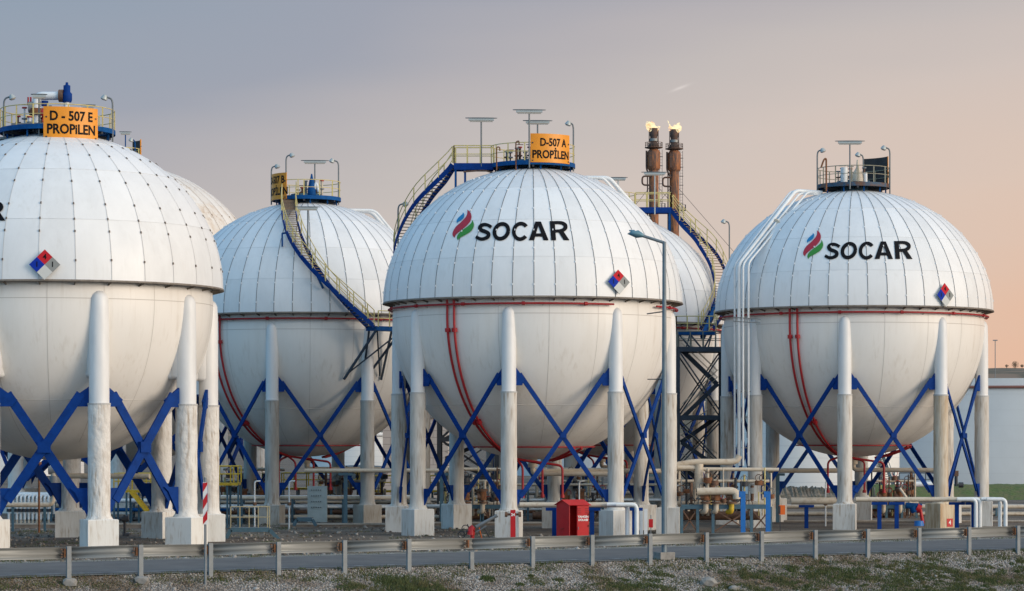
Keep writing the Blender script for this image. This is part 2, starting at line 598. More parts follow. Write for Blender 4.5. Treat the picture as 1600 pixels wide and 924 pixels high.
def t_lamp(parent, base, h, w=2.0, az=0.0, m=POLE):
    """post carrying a long horizontal tube luminaire with a wire guard"""
    b = Vector(base)
    mb = MB(); mb.tube([b, b + Vector((0, 0, h))], .05, m, 6)
    o = mb.build('lamp', parent)
    hd = MB()
    c = b + Vector((0, 0, h + .06))
    d = Vector((math.cos(az), math.sin(az), 0))
    hd.bar(c - d * w * .40, c + d * w * .40, .22, .12, LAMPM)
    hd.bar(c - d * w * .36 - Vector((0, 0, .1)), c + d * w * .36 - Vector((0, 0, .1)), .16, .08, GLASS)
    n = Vector((-d.y, d.x, 0))
    lo = [c + d * (w * .5 * math.cos(t)) + Vector((0, 0, .1)) + n * (.16 * math.sin(t)) for t in [2 * PI * k / 16 for k in range(16)]]
    hd.tube(lo, .022, POLE, 4, closed=True)
    hd.build('lamp_head', o)
    return o


def goose_lamp(parent, base, h, az=0.0, m=POLE, reach=.45, hm=LAMPM, gm=GLASS, dw=.38):
    b = Vector(base)
    d = Vector((math.cos(az), math.sin(az), 0))
    mb = MB()
    mb.tube(bend([b, b + Vector((0, 0, h)), b + Vector((0, 0, h + .12)) + d * reach], .35), .05, m, 6)
    o = mb.build('lamp', parent)
    hd = MB()
    c = b + Vector((0, 0, h + .10)) + d * (reach + .12)
    dn = (d * .35 + Vector((0, 0, -1))).normalized()
    hd.tube([c - dn * .15, c - dn * .02, c + dn * .1], [.10, .17, dw * .55], hm, 10)
    hd.tube([c + dn * .1, c + dn * .16], [dw * .5, dw * .35], gm, 10)
    hd.build('lamp_head', o)
    return o


# ------------------------------------------------------------------ ground, road
GX, GY = math.cos(math.atan2(16.0, 27.85)), math.sin(math.atan2(16.0, 27.85))
G0 = Vector((-11.55, 69.7))
ROADZ = 2.8


def su(s, u):
    """point at distance s along the guard rail, u beyond it (towards the tanks)"""
    return (G0.x + GX * s - GY * u, G0.y + GY * s + GX * u)


def ground_z(u):
    prof = [(-40, -1.5), (-12, -1.3), (-7, .25), (-.12, ROADZ - .20), (.1, ROADZ - .04), (7.6, ROADZ - .03), (9.0, ROADZ - .10), (14, 2.3), (30, 1.3), (48, .62), (62, .3), (400, .3), (9000, .3)]
    for (a, za), (b, zb) in zip(prof[:-1], prof[1:]):
        if u <= b:
            t = max(0, (u - a) / (b - a))
            return za + (zb - za) * t
    return .3


def u_of(x, y): return -(x - G0.x) * GY + (y - G0.y) * GX


def gz(x, y): return ground_z(u_of(x, y))


def make_ground():
    us = [-300, -60, -40, -20, -12] + [(-11.5 + .5 * i) for i in range(23)] + [-.12, .1, 1.5, 3, 7.6, 8, 8.5, 9, 10, 12, 14, 18, 24, 30, 40, 48, 55, 62, 80, 110, 150, 200, 300, 500, 900, 2000, 5000, 9000]
    ss = [-6000, -2500, -900, -400, -200, -100, -50, -20] + [(-15 + 1.0 * i) for i in range(66)] + [60, 80, 120, 200, 400, 900, 2500, 7000]
    vs = []; fs = []
    rnd = random.Random(3)
    for u in us:
        for s in ss:
            x, y = su(s, u)
            z = ground_z(u)
            if -9 < u < -.6 and -16 < s < 55: z += rnd.uniform(-.015, .015)
            vs.append((x, y, z))
    nS = len(ss)
    for i in range(len(us) - 1):
        for j in range(nS - 1): fs.append((i * nS + j, i * nS + j + 1, (i + 1) * nS + j + 1, (i + 1) * nS + j))
    mb = MB(True)
    GB = mat('gravel_bed', (.19, .175, .155), .95, col2=(.11, .09, .065), vscale=1.3, edges=(.45, .7), bump=.03, bscale=25)
    fbank = [f for f in fs if us[f[0] // nS] < .1]
    fs = [f for f in fs if us[f[0] // nS] >= .1]
    g = bpy.data.materials.new('ground')
    g.use_nodes = True
    t = g.node_tree; b = t.nodes['Principled BSDF']; b.inputs['Roughness'].default_value = .95
    nn = t.nodes.new; ll = t.links.new
    tcn = nn('ShaderNodeTexCoord')
    n1 = nn('ShaderNodeTexNoise'); n1.inputs['Scale'].default_value = .22; n1.inputs['Detail'].default_value = 8
    n2 = nn('ShaderNodeTexNoise'); n2.inputs['Scale'].default_value = 9; n2.inputs['Detail'].default_value = 5
    v = nn('ShaderNodeTexVoronoi'); v.inputs['Scale'].default_value = 16
    for q_ in (n1, n2, v): ll(tcn.outputs['Object'], q_.inputs['Vector'])
    r1 = nn('ShaderNodeValToRGB')
    r1.color_ramp.elements[0].position = .38; r1.color_ramp.elements[0].color = (.20, .168, .132, 1)
    r1.color_ramp.elements[1].position = .66; r1.color_ramp.elements[1].color = (.095, .074, .056, 1)
    ll(n1.outputs[0], r1.inputs[0])
    m1 = nn('ShaderNodeMix'); m1.data_type = 'RGBA'; m1.blend_type = 'MULTIPLY'; m1.inputs[0].default_value = .8
    r2 = nn('ShaderNodeValToRGB')
    r2.color_ramp.elements[0].position = .25; r2.color_ramp.elements[0].color = (.45, .45, .45, 1)
    r2.color_ramp.elements[1].position = .75; r2.color_ramp.elements[1].color = (1.25, 1.25, 1.25, 1)
    ll(n2.outputs[0], r2.inputs[0])
    ll(r1.outputs[0], m1.inputs[6]); ll(r2.outputs[0], m1.inputs[7])
    ll(m1.outputs[2], b.inputs['Base Color'])
    bp = nn('ShaderNodeBump'); bp.inputs['Distance'].default_value = .05
    ll(v.outputs['Distance'], bp.inputs['Height']); ll(bp.outputs[0], b.inputs['Normal'])
    mb.add(vs, fs, g)
    mb.add(vs, fbank, GB)
    structure(mb.build('ground'))


make_ground()


def sheet(name, u0, u1, dz, m, s0=-400, s1=400, kind='structure'):
    mb = MB()
    vs = []; fs = []
    ss = np.linspace(s0, s1, 161)
    for s in ss:
        for u in (u0, u1):
            x, y = su(s, u)
            vs.append((x, y, ROADZ + dz))
    for i in range(len(ss) - 1): fs.append((2 * i, 2 * i + 2, 2 * i + 3, 2 * i + 1))
    mb.add(vs, fs, m)
    o = mb.build(name)
    o['kind'] = kind
    return o


ASPH = mat('asphalt', (.165, .158, .150), .9, spec=.12, col2=(.115, .11, .106), vscale=.8, edges=(.35, .7), bump=.006, bscale=60, detail=10)
SHOULD = mat('road_shoulder', (.27, .25, .22), .95, col2=(.13, .12, .09), vscale=2.5, edges=(.4, .6), bump=.02, bscale=20)
LINE = mat('worn_road_paint', (.45, .45, .44), .8, col2=(.18, .185, .20), vscale=2.2, edges=(.38, .55))
sheet('road', .55, 7.2, .012, ASPH)
sheet('road_edge_line', .95, 1.07, .017, LINE)
sheet('road_shoulder', .1, .55, .004, SHOULD)
sheet('road_shoulder', 7.2, 8.2, .004, SHOULD)


# gravel bank: many small stones as one mass
def stones(name, n, s0, s1, u0, u1, sz, m, flat=.7):
    sA = np.random.uniform(s0, s1, n)
    uA = np.random.uniform(u0, u1, n)
    r = sz[0] + (sz[1] - sz[0]) * np.random.rand(n) ** 2.2
    x = G0.x + GX * sA - GY * uA
    y = G0.y + GY * sA + GX * uA
    z = np.array([ground_z(u) for u in uA]) + r * .25
    base = np.array([(1, 0, 0), (0, 1, 0), (-1, 0, 0), (0, -1, 0), (0, 0, 1), (0, 0, -1)], float)
    fb_ = np.array([(0, 1, 4), (1, 2, 4), (2, 3, 4), (3, 0, 4), (1, 0, 5), (2, 1, 5), (3, 2, 5), (0, 3, 5)])
    V = base[None, :, :] * np.random.uniform(.65, 1.3, (n, 6, 1))
    a = np.random.uniform(0, PI, n); b_ = np.random.uniform(-.6, .6, n)
    ca, sa = np.cos(a), np.sin(a)
    X = V[:, :, 0] * ca[:, None] - V[:, :, 1] * sa[:, None]
    Y = V[:, :, 0] * sa[:, None] + V[:, :, 1] * ca[:, None]
    Z = V[:, :, 2] * flat
    cb, sb = np.cos(b_), np.sin(b_)
    X, Z = X * cb[:, None] - Z * sb[:, None], X * sb[:, None] + Z * cb[:, None]
    V = np.stack([X, Y, Z], 2) * r[:, None, None] + np.stack([x, y, z], 1)[:, None, :]
    V = V.reshape(-1, 3)
    Fc = (fb_[None] + (np.arange(n) * 6)[:, None, None]).reshape(-1, 3)
    me = bpy.data.meshes.new(name)
    me.vertices.add(len(V)); me.vertices.foreach_set('co', V.ravel())
    me.loops.add(Fc.size); me.loops.foreach_set('vertex_index', Fc.ravel())
    me.polygons.add(len(Fc)); me.polygons.foreach_set('loop_start', np.arange(len(Fc)) * 3); me.polygons.foreach_set('loop_total', np.full(len(Fc), 3))
    at = me.attributes.new('tone', 'FLOAT', 'POINT')
    at.data.foreach_set('value', np.repeat(np.random.rand(n), 6))
    me.materials.append(m)
    me.update(); me.validate()
    o = bpy.data.objects.new(name, me)
    COL.objects.link(o)
    o['kind'] = 'stuff'
    return o


def tone_mat(name, c0, c1, c2, attr='tone', rough=.9, trans=False, patch=None):
    m = bpy.data.materials.new(name); m.use_nodes = True
    t = m.node_tree; b = t.nodes['Principled BSDF']; b.inputs['Roughness'].default_value = rough
    a = t.nodes.new('ShaderNodeAttribute'); a.attribute_name = attr
    r = t.nodes.new('ShaderNodeValToRGB')
    r.color_ramp.elements[0].color = c0 + (1,); r.color_ramp.elements[1].color = c2 + (1,)
    e = r.color_ramp.elements.new(.5); e.color = c1 + (1,)
    if patch:
        tcn = t.nodes.new('ShaderNodeTexCoord'); no = t.nodes.new('ShaderNodeTexNoise'); no.inputs['Scale'].default_value = .55; no.inputs['Detail'].default_value = 6
        rp = t.nodes.new('ShaderNodeValToRGB'); rp.color_ramp.elements[0].position = .46; rp.color_ramp.elements[1].position = .60
        rp.color_ramp.elements[0].color = (1, 1, 1, 1); rp.color_ramp.elements[1].color = patch + (1,)
        mm = t.nodes.new('ShaderNodeMix'); mm.data_type = 'RGBA'; mm.blend_type = 'MULTIPLY'; mm.inputs[0].default_value = 1
        t.links.new(tcn.outputs['Object'], no.inputs[0]); t.links.new(no.outputs[0], rp.inputs[0]); t.links.new(r.outputs[0], mm.inputs[6]); t.links.new(rp.outputs[0], mm.inputs[7])
        t.links.new(a.outputs['Fac'], r.inputs[0]); t.links.new(mm.outputs[2], b.inputs['Base Color']); return m
    t.links.new(a.outputs['Fac'], r.inputs[0]); t.links.new(r.outputs[0], b.inputs['Base Color'])
    return m


GRAV = tone_mat('gravel_stone', (.12, .105, .09), (.27, .25, .23), (.42, .40, .375), patch=(.50, .41, .31))
o = stones('gravel', 260000, -3, 37, -5.5, .32, (.012, .046), GRAV)
tag(o, 'pale grey gravel covering the bank below the guard rail', 'gravel')
o = stones('coarse_gravel', 700, -3, 37, -5.5, -.15, (.04, .10), GRAV)
tag(o, 'coarser stones strewn over the gravel bank', 'gravel')
o = stones('rubble', 2600, -10, 60, 7.6, 16, (.03, .12), GRAV)
tag(o, 'scattered pale rubble on the verge beyond the road', 'rubble')
o = stones('yard_rubble', 9000, -20, 60, 30, 120, (.04, .16), tone_mat('yard_stone', (.07, .055, .045), (.18, .155, .13), (.36, .34, .31)))
tag(o, 'scattered brown stones over the yard floor around the pedestals', 'rubble')


def grass(name, clumps, m, label):
    vs = []; fs = []; tn = []
    rnd = random.Random(11)
    for (s, u, rad, nb, h) in clumps:
        t0 = rnd.random()
        for _ in range(nb):
            a = rnd.uniform(0, 2 * PI); rr = rad * math.sqrt(rnd.random())
            x, y = su(s + rr * math.cos(a) * 1.5, u + rr * math.sin(a))
            z = gz(x, y)
            hh = h * rnd.uniform(.4, 1.15) * (1 - .5 * rr / rad)
            la = rnd.uniform(0, 2 * PI); ln = rnd.uniform(.1, .7) * hh
            w = rnd.uniform(.008, .02)
            wa = rnd.uniform(0, PI)
            wx, wy = math.cos(wa) * w, math.sin(wa) * w
            b = len(vs)
            vs += [(x - wx, y - wy, z), (x + wx, y + wy, z), (x + math.cos(la) * ln, y + math.sin(la) * ln, z + hh)]
            fs.append((b, b + 1, b + 2))
            tt = min(1, max(0, t0 * .6 + rnd.random() * .4))
            tn += [tt] * 3
    me = bpy.data.meshes.new(name)
    me.from_pydata(vs, [], fs)
    at = me.attributes.new('tone', 'FLOAT', 'POINT')
    at.data.foreach_set('value', tn)
    me.materials.append(m)
    o = bpy.data.objects.new(name, me)
    COL.objects.link(o)
    o['kind'] = 'stuff'
    tag(o, label, 'grass')


GRASSM = tone_mat('grass_blade', (.035, .065, .014), (.075, .095, .03), (.15, .115, .06))
rg = random.Random(5)
cl = []
for _ in range(70):       # ragged mats of low growth
    ms = rg.triangular(0, 37, 28); mu = rg.uniform(-4.5, -.6)
    for _ in range(rg.randint(8, 26)):
        cl.append((ms + rg.gauss(0, .55), min(-.2, mu + rg.gauss(0, .3)), rg.uniform(.06, .24), rg.randint(80, 200), rg.uniform(.06, .15)))
for _ in range(300):      # loose tufts over the bank, thicker to the right
    s = rg.triangular(-4, 37, 30); u = rg.uniform(-6, -.5)
    cl.append((s, u, rg.uniform(.08, .36), rg.randint(60, 190), rg.uniform(.08, .20)))
for _ in range(90):       # green patch left of the middle
    s = rg.gauss(9.2, 1.0); u = rg.uniform(-3.5, -.4)
    cl.append((s, u, rg.uniform(.15, .5), rg.randint(120, 280), rg.uniform(.09, .22)))
for _ in range(420):      # fringe along the road edge
    cl.append((rg.uniform(-5, 38), rg.uniform(-.45, .4), rg.uniform(.08, .3), rg.randint(30, 90), rg.uniform(.06, .15)))
for _ in range(420):
    cl.append((rg.uniform(-8, 60), rg.uniform(7.3, 9.6), rg.uniform(.15, .5), rg.randint(30, 70), rg.uniform(.05, .14)))
for _ in range(500):
    cl.append((rg.uniform(-20, 70), rg.uniform(25, 110), rg.uniform(.3, 1.1), rg.randint(30, 80), rg.uniform(.12, .3)))
grass('grass', cl, GRASSM, 'green and dry grass tufts on the gravel bank and verges')


# rocks and concrete lumps on the bank
def rock(s, u, r, label, m=PED, sq=False):
    rnd = random.Random(int(s * 100))
    x, y = su(s, u)
    bm = bmesh.new()
    bmesh.ops.create_icosphere(bm, subdivisions=2, radius=1)
    vs = []
    for v in bm.verts:
        k = rnd.uniform(.8, 1.15)
        c = v.co * k
        if sq: c = Vector([max(-.75, min(.75, t)) for t in c])
        vs.append((x + c.x * r, y + c.y * r * .8, gz(x, y) + r * .3 + c.z * r * .65))
    fs = [tuple(v.index for v in f.verts) for f in bm.faces]
    bm.free()
    mb = MB(); mb.add(vs, fs, m)
    return mb.solo('stone', label, 'stone', 'stones on the gravel bank')


ROCK = mat('rock_grey', (.27, .26, .24), .9, var=.35, vscale=6)
rock(19.0, -1.6, .26, 'largest grey stone on the bank below the street lamp', ROCK)
rock(19.6, -2.0, .16, 'small grey stone just right of the largest one', ROCK)

# ------------------------------------------------------------------ guard rail
GL = 'galvanised guard rail on steel posts along the gravel bank'
gr = thing('guard_rail', 'long galvanised steel guard rail on posts between gravel bank and road', 'guard rail', (*su(15, 0), ROADZ))
prof = [(-.155, 0.0), (-.12, .05), (-.06, .085), (0, .02), (.06, .085), (.12, .05), (.155, 0.0)]


def gpt(s, u, z):
    x, y = su(s, u)
    return (x, y, z)


for k in range(-3, 12):
    s0 = k * 4 - 0.0; s1 = s0 + 4.12
    mb = MB(True)
    vs = []
    for s, dz in ((s0, 0), (s0 + 2, 0.0), (s1, 0)):
        off = .004 if (s == s1) else 0
        jz_ = (.012 * math.sin(k * 2.3 + s * .9)); ju_ = .018 * math.sin(k * 1.7 + s * .7)
        for z, d in prof: vs.append(gpt(s, .22 - .085 + d + off + .01 * (k % 2) + ju_, ROADZ + .60 + z + jz_))
    n = len(prof)
    fs = [(i * n + j, i * n + j + 1, (i + 1) * n + j + 1, (i + 1) * n + j) for i in range(2) for j in range(n - 1)]
    mb.add(vs, fs, STEEL)
    o = mb.build('rail_beam', gr)
    sm = o.modifiers.new('thick', 'SOLIDIFY'); sm.thickness = .006
rr = random.Random(9)
for k in range(-6, 22):
    s = k * 2.0
    mb = MB()
    mid = (k == 6)
    h = .60 if mid else .80
    x, y = su(s, -.02)
    ang = math.atan2(GY, GX)
    # C-section post
    a, b_ = su(s, 0)[0], su(s, 0)[1]
    topz = ROADZ + (.38 if mid else .78)
    zb = ROADZ - .6
    hh = topz - zb
    tilt = rr.uniform(-.01, .01)
    for du, ds, wu, ws in ((-.04, 0, .012, .12), (0, -.054, .09, .012), (0, .054, .09, .012)):
        px_, py_ = su(s + ds, du)
        mb.box((px_, py_, zb + hh / 2), (ws, wu, hh), STEELP, ang)
    p = mb.build('post', gr)
    # spacer and bolts with rust
    sp = MB()
    px_, py_ = su(s - .09, .06)
    sp.box((px_, py_, ROADZ + .60), (.05, .10, .22), RUST, ang)
    for zz in (-.1, -.03, .04, .1):
        px_, py_ = su(s - .16 + rr.uniform(-.03, .03), .06)
        sp.box((px_, py_, ROADZ + .6 + zz), (.045, .04, .03), BROWNP, ang)
    sp.build('spacer_bracket', gr)
FOOT = [(0, 'left'), (1, 'second')]
for i, k in enumerate((0, 1)):
    rock(k * 2.0 - .05, -.22, .24, ['broken concrete footing of the leftmost whole post in view', 'broken concrete footing of the second post from the left'][i], ROCK, True)

# chevron marker post
x, y = su(3.66, -.45)
mk = thing('marker_post', 'thin grey post carrying a narrow red and white striped board', 'marker post', (x, y, ROADZ - .15))
mb = MB(); mb.tube([(x, y, ROADZ - .3), (x, y, ROADZ + 2.55)], .035, STEELP, 8); mb.build('post', mk)
mb = MB()
bz0, bz1 = ROADZ + 1.30, ROADZ + 2.42
x0, x1 = x - .06, x + .06
yy = y - .06
nst = 4
hgt = (bz1 - bz0) / nst
WHP = mat('reflective_white', (.72, .72, .70), .4)
mb.box(((x0 + x1) / 2, yy + .012, (bz0 + bz1) / 2), (x1 - x0, .012, bz1 - bz0), WHP)
for i in range(3):
    za = bz0 + i * .46 - .06
    poly = [(x0, za), (x1, za + .20), (x1, za + .44), (x0, za + .24)]
    poly = [(a, min(bz1, max(bz0, b))) for a, b in poly]
    mb.prism(poly, yy - .004, yy + .004, REDB)
mb.build('striped_board', mk)

# foreground street lamp
sx = 18.71
x, y = su(sx, .32)
sl1 = thing('street_lamp', 'tall slim blue-grey street lamp standing behind the guard rail', 'street lamp', (x, y, ROADZ))
Kf = F / y
topz = PZ(378, y)
mb = MB()
mb.tube([(x, y, ROADZ - .1), (x, y, ROADZ + 4), (x, y, topz)], [.085, .075, .055], POLEB, 10)
mb.tube([(x, y, topz - .03), (x - .80, y, PZ(366, y))], .045, POLEB, 8)
mb.build('pole', sl1)
mb = MB()
hx = PX(983, y)
mb.tube([(x - .62, y, PZ(368.5, y)), (x - .80, y, PZ(366, y)), (x - .98, y, PZ(363.5, y)), (hx + .1, y, PZ(360.7, y)), (hx, y, PZ(360.5, y))], [.05, .12, .13, .06, .02], LAMPB, 10)
mb.build('lamp_head', sl1)
mb = MB()
mb.tube([(x, y, PZ(487, y)), (x - .52, y - .1, PZ(491, y))], .02, DARKST, 5)
mb.build('bracket', sl1)
mb = MB()
mb.tube([(x + .05, y, PZ(593, y)), (x - .5, y, PZ(593, y))], .016, DARKST, 5)
mb.build('bracket', sl1)
mb = MB(); mb.box((x, y - .02, ROADZ + .10), (.5, .4, .22), ROCK, .5); mb.build('base_block', sl1)


# ------------------------------------------------------------------ spherical tanks
class Tank:
    pass


def mk_tank(name_label, cx, Y, ph, Rd=9.5, b=8.6, rimz=14.9, cz=13.85, Rs=8.9, npan=46, seam_ph=0.0, seam=SEAM_D, clip=CLIP_L,
            panels=(WHITE1, WHITE2, WHITE3), colr=(.44, .49), colm=CONC, pedm=PED, peds=1.46, pedz=1.95, jz=9.1, brace=(.27, .12),
            bm_=BLUE, gus=(10.6, 9.5, 3.2, 2.1), pr=2.65, dz=23.7, pipes=None, group='white spherical gas tanks', colmats=None, rows=(.28, .55, .80), clipz=(.08, .24, .34, .47, .63, .78, .9), mrail=YEL, g0=.2, nc=8, colring=None, fascia=BLUE2, web=False, seam_w=.017):
    T = Tank()
    T.c = (PX(cx, Y), Y)
    T.Rd, T.b, T.rimz, T.cz, T.Rs = Rd, b, rimz, cz, Rs
    T.dz, T.pr = dz, pr
    root = thing('spherical_tank', name_label, 'tank', (T.c[0], T.c[1], g0), group)
    T.root = root
    C3 = (T.c[0], T.c[1], 0)
    # shell
    mb = MB(True)
    pf = []
    for i in range(49):
        a = -PI / 2 + (PI * .74) * i / 48
        pf.append((max(.001, Rs * math.cos(a)), cz + Rs * math.sin(a)))
    mb.lathe(C3, pf, SHELL, 96)
    # weld lines: shallow raised bands
    for wz in (cz - 5.5, cz + .0):
        rr_ = math.sqrt(max(0, Rs ** 2 - (wz - cz) ** 2)) + .006
        mb.lathe(C3, [(rr_, wz - .02), (rr_, wz + .02)], mat('weld_band', (.52, .49, .45), .6), 96)
    wm = mat('weld_band', (.52, .49, .45), .6)
    for k in range(18):
        a = 2 * PI * (k + .3) / 18
        vs = []
        for i in range(37):
            t = -R_(62) + R_(68) * i / 36
            rr2 = (Rs + .005) * math.cos(t)
            for aa in (a - .012 / max(rr2, .5), a + .012 / max(rr2, .5)): vs.append((T.c[0] + rr2 * math.sin(aa), T.c[1] - rr2 * math.cos(aa), cz + (Rs + .005) * math.sin(t)))
        mb.add(vs, [(2 * i, 2 * i + 1, 2 * i + 3, 2 * i + 2) for i in range(36)], wm, True)
    mb.build('shell', root)
    # dome of panels
    T.dome_r = lambda z: Rd * math.sqrt(max(0.0, 1 - ((z - rimz) / b) ** 2))
    mb = MB(True)
    rnd = random.Random(int(cx))
    tmax = math.asin(min(.97, 1.0)) if False else math.acos(1.75 / Rd)
    ts = [0]
    levels = [math.asin(r) for r in rows] + [tmax]
    levels = [0] + [l for l in levels if l < tmax] if levels[-1] >= tmax else [0] + levels
    levels = sorted(set([0] + [math.asin(r) for r in rows if math.asin(r) < tmax] + [tmax]))
    # bottom skirt flare
    for k in range(npan):
        a0 = seam_ph + 2 * PI * k / npan; a1 = seam_ph + 2 * PI * (k + 1) / npan
        for li in range(len(levels) - 1):
            m = rnd.choice(panels)
            t0, t1 = levels[li], levels[li + 1]
            nsub = 5
            vs = []
            for i in range(nsub + 1):
                t = t0 + (t1 - t0) * i / nsub
                for j in range(3):
                    a = a0 + (a1 - a0) * j / 2
                    r = Rd * math.cos(t); z = rimz + b * math.sin(t)
                    vs.append((C3[0] + r * math.sin(a), C3[1] - r * math.cos(a), z))
            fs = [(i * 3 + j, i * 3 + j + 1, (i + 1) * 3 + j + 1, (i + 1) * 3 + j) for i in range(nsub) for j in range(2)]
            mb.add(vs, fs, m, True)
        # seam batten
        vs = []
        nseg = 26
        for i in range(nseg + 1):
            t = tmax * i / nseg
            r = Rd * math.cos(t) + .022 * math.cos(t); z = rimz + b * math.sin(t) + .022 * math.sin(t)
            w = seam_w / max(r, .5)
            for aa in (a0 - w, a0 + w):
                vs.append((C3[0] + r * math.sin(aa), C3[1] - r * math.cos(aa), z))
        mb.add(vs, [(2 * i, 2 * i + 1, 2 * i + 3, 2 * i + 2) for i in range(nseg)], seam, True)
        for cz_ in clipz:
            t = math.asin(cz_) + rnd.uniform(-.004, .004)
            if t > tmax: continue
            r = Rd * math.cos(t) + .03; z = rimz + b * math.sin(t) + .02
            big = abs(cz_ - .34) < .01 or abs(cz_ - .63) < .01
            p = pol(T.c, r, a0, z)
            tn = Vector((-math.sin(a0) * math.sin(t), math.cos(a0) * math.sin(t), math.cos(t)))
            nrm = Vector((math.sin(a0) * math.cos(t), -math.cos(a0) * math.cos(t), math.sin(t)))
            hl = (.13 if big else .06) if clip is CLIP_D else .055
            mb.bar(p - tn * hl, p + tn * hl, .075 if clip is CLIP_D else .05, .045, clip, up=nrm)
    # horizontal laps
    for l in levels[1:-1]:
        r = Rd * math.cos(l) + .012; z = rimz + b * math.sin(l)
        mb.lathe(C3, [(r, z - .008), (r - .003, z + .01)], LAP, 92)
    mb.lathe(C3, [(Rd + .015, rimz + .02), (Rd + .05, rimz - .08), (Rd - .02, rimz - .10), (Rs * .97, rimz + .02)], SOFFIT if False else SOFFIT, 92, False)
    # brackets under the rim
    for k in range(npan):
        a = seam_ph + 2 * PI * (k) / npan
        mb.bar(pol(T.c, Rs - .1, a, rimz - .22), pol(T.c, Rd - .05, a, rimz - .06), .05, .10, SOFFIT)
    mb.lathe(C3, [(1.75, rimz + b * math.sin(tmax)), (.01, rimz + b * math.sin(tmax) + .05)], panels[0], 40)
    mb.build('dome', root)
    # columns
    T.col = []
    cr0, cr1 = colr
    for k in range(nc):
        az = ph + k * 2 * PI / nc
        p = pol(T.c, colring if colring else 8.7 * Rs / 8.9, az, 0)
        T.col.append((az, p))
        zt = cz + .45
        cmb = MB(True)
        cmb.lathe((p.x, p.y, 0), [(cr0, jz), (cr0, cz - 2.3), (cr0 * .98, cz - .6), (cr0 * .92, zt - .42), (cr0 * .75, zt - .20), (cr0 * .42, zt - .04), (.01, zt)], COLW, 20)
        if web:
            for ro, rw in ((.45, .56), (.9, .54)):
                q2 = pol(T.c, colring - ro, az, 0)
                cmb.lathe((q2.x, q2.y, 0), [(.01, jz + 1.42), (rw * .8, jz + 1.45), (rw, jz + 1.62), (rw, cz - 1)], COLW, 20)
        cmb.lathe((p.x, p.y, 0), [(cr1 + .02, jz - .05), (cr1 + .02, jz + .04), (cr0, jz + .05)], SEAM_L, 20, False)
        col = cmb.build('column', root)
        cm = colm if colmats is None else colmats.get(k, (colm, pedm))[0]
        pm = pedm if colmats is None else colmats.get(k, (colm, pedm))[1]
        fmb = MB(True)
        pf = []
        nn_ = 14
        rn = random.Random(k * 7 + int(cx))
        for i in range(nn_ + 1):
            z = pedz + (jz - .04 - pedz) * i / nn_
            pf.append((cr1 * (1 + (rn.uniform(-.02, .02) if 0 < i < nn_ else 0)), z))
        pf = [(cr1 * 1.25, pedz), (cr1 * 1.04, pedz + .18)] + pf[1:]
        fmb.lathe((p.x, p.y, 0), pf, cm, 20)
        fmb.build('fireproofing', col)
        pb = MB()
        ca, sa = math.cos(az), math.sin(az)
        h = peds / 2; c = h - .05
        zg = gz(p.x, p.y) - .4
        vs = []
        for z, hh in ((zg, h), (pedz - .04, h), (pedz, c)):
            for ux, uy in ((-hh, -hh), (hh, -hh), (hh, hh), (-hh, hh)):
                vs.append((p.x + ux * ca - uy * sa, p.y + ux * sa + uy * ca, z))
        fs = [(0, 1, 5, 4), (1, 2, 6, 5), (2, 3, 7, 6), (3, 0, 4, 7), (4, 5, 9, 8), (5, 6, 10, 9), (6, 7, 11, 10), (7, 4, 8, 11), (8, 9, 10, 11)]
        pb.add(vs, fs, pm, False)
        pb.build('pedestal', root)
    # cross braces
    bw, bt = brace
    g1t, g1b, g0t, g0b = gus
    for k in range(nc):
        pa, pb_ = T.col[k][1], T.col[(k + 1) % nc][1]
        d = (pb_ - pa).normalized()
        nrm = Vector((d.y, -d.x, 0))
        for sgn in (0, 1):
            A, B = (pa, pb_) if sgn == 0 else (pb_, pa)
            dd = (B - A).normalized()
            mb = MB()
            off = nrm * (bt * .55 * (1 if sgn else -1))
            gw = bw * 1.9
            up_in = A + dd * (cr0 - .02); lo_in = B - dd * (cr1 - .02)
            a = A + dd * (cr0 + gw * .45) + Vector((0, 0, (g1t + g1b) / 2 + .15)) + off
            bpt = B - dd * (cr1 + gw * .42) + Vector((0, 0, (g0t + g0b) / 2 + .1)) + off
            mb.bar(a, bpt, bt * .8, bw, bm_, up=(0, 0, 1)) if False else mb.bar(a, bpt, bw, bt * .8, bm_, up=nrm)
            # gussets
            mb.plate([up_in + Vector((0, 0, g1t)), up_in + Vector((0, 0, g1b)), up_in + dd * gw * .75 + Vector((0, 0, g1b)), up_in + dd * gw * 1.05 + Vector((0, 0, g1b + (g1t - g1b) * .35))], bt * 1.1, bm_)
            mb.plate([lo_in + Vector((0, 0, g0t)), lo_in + Vector((0, 0, g0b)), lo_in - dd * gw * .75 + Vector((0, 0, g0t - .25)), lo_in - dd * gw * 1.05 + Vector((0, 0, g0t))][::1], bt * 1.1, bm_)
            # crossing plate
            if sgn:
                m_ = (a + bpt) / 2
                mb.bar(m_ - dd * bw * .7, m_ + dd * bw * .7, bw * 1.2, bt * 1.9, bm_, up=nrm)
            mb.build('brace', root)
    # red deluge pipes
    if pipes:
        z0 = rimz - .42
        rp = math.sqrt(max(0, Rs ** 2 - (z0 - cz) ** 2)) + .28
        azs = pipes['az']
        gap = pipes.get('gap')
        mb = MB()
        n = 96
        ga = R_(gap[0]) if gap else None
        pts = []
        start = R_(gap[1]) if gap else 0
        span = 2 * PI - (R_(gap[1] - gap[0]) if gap else 0)
        for i in range(n + (1 if gap else 0)): pts.append(pol(T.c, rp, start + span * i / n, z0))
        mb.tube(pts, .062, RED, 6, closed=not gap)
        for i in range(14):
            a = start + span * (i + .5) / 14
            p = pol(T.c, rp, a, z0)
            mb.tube([p + Vector((math.cos(a), math.sin(a), 0)) * -.1, p + Vector((math.cos(a), math.sin(a), 0)) * .1], .11, RED, 8)
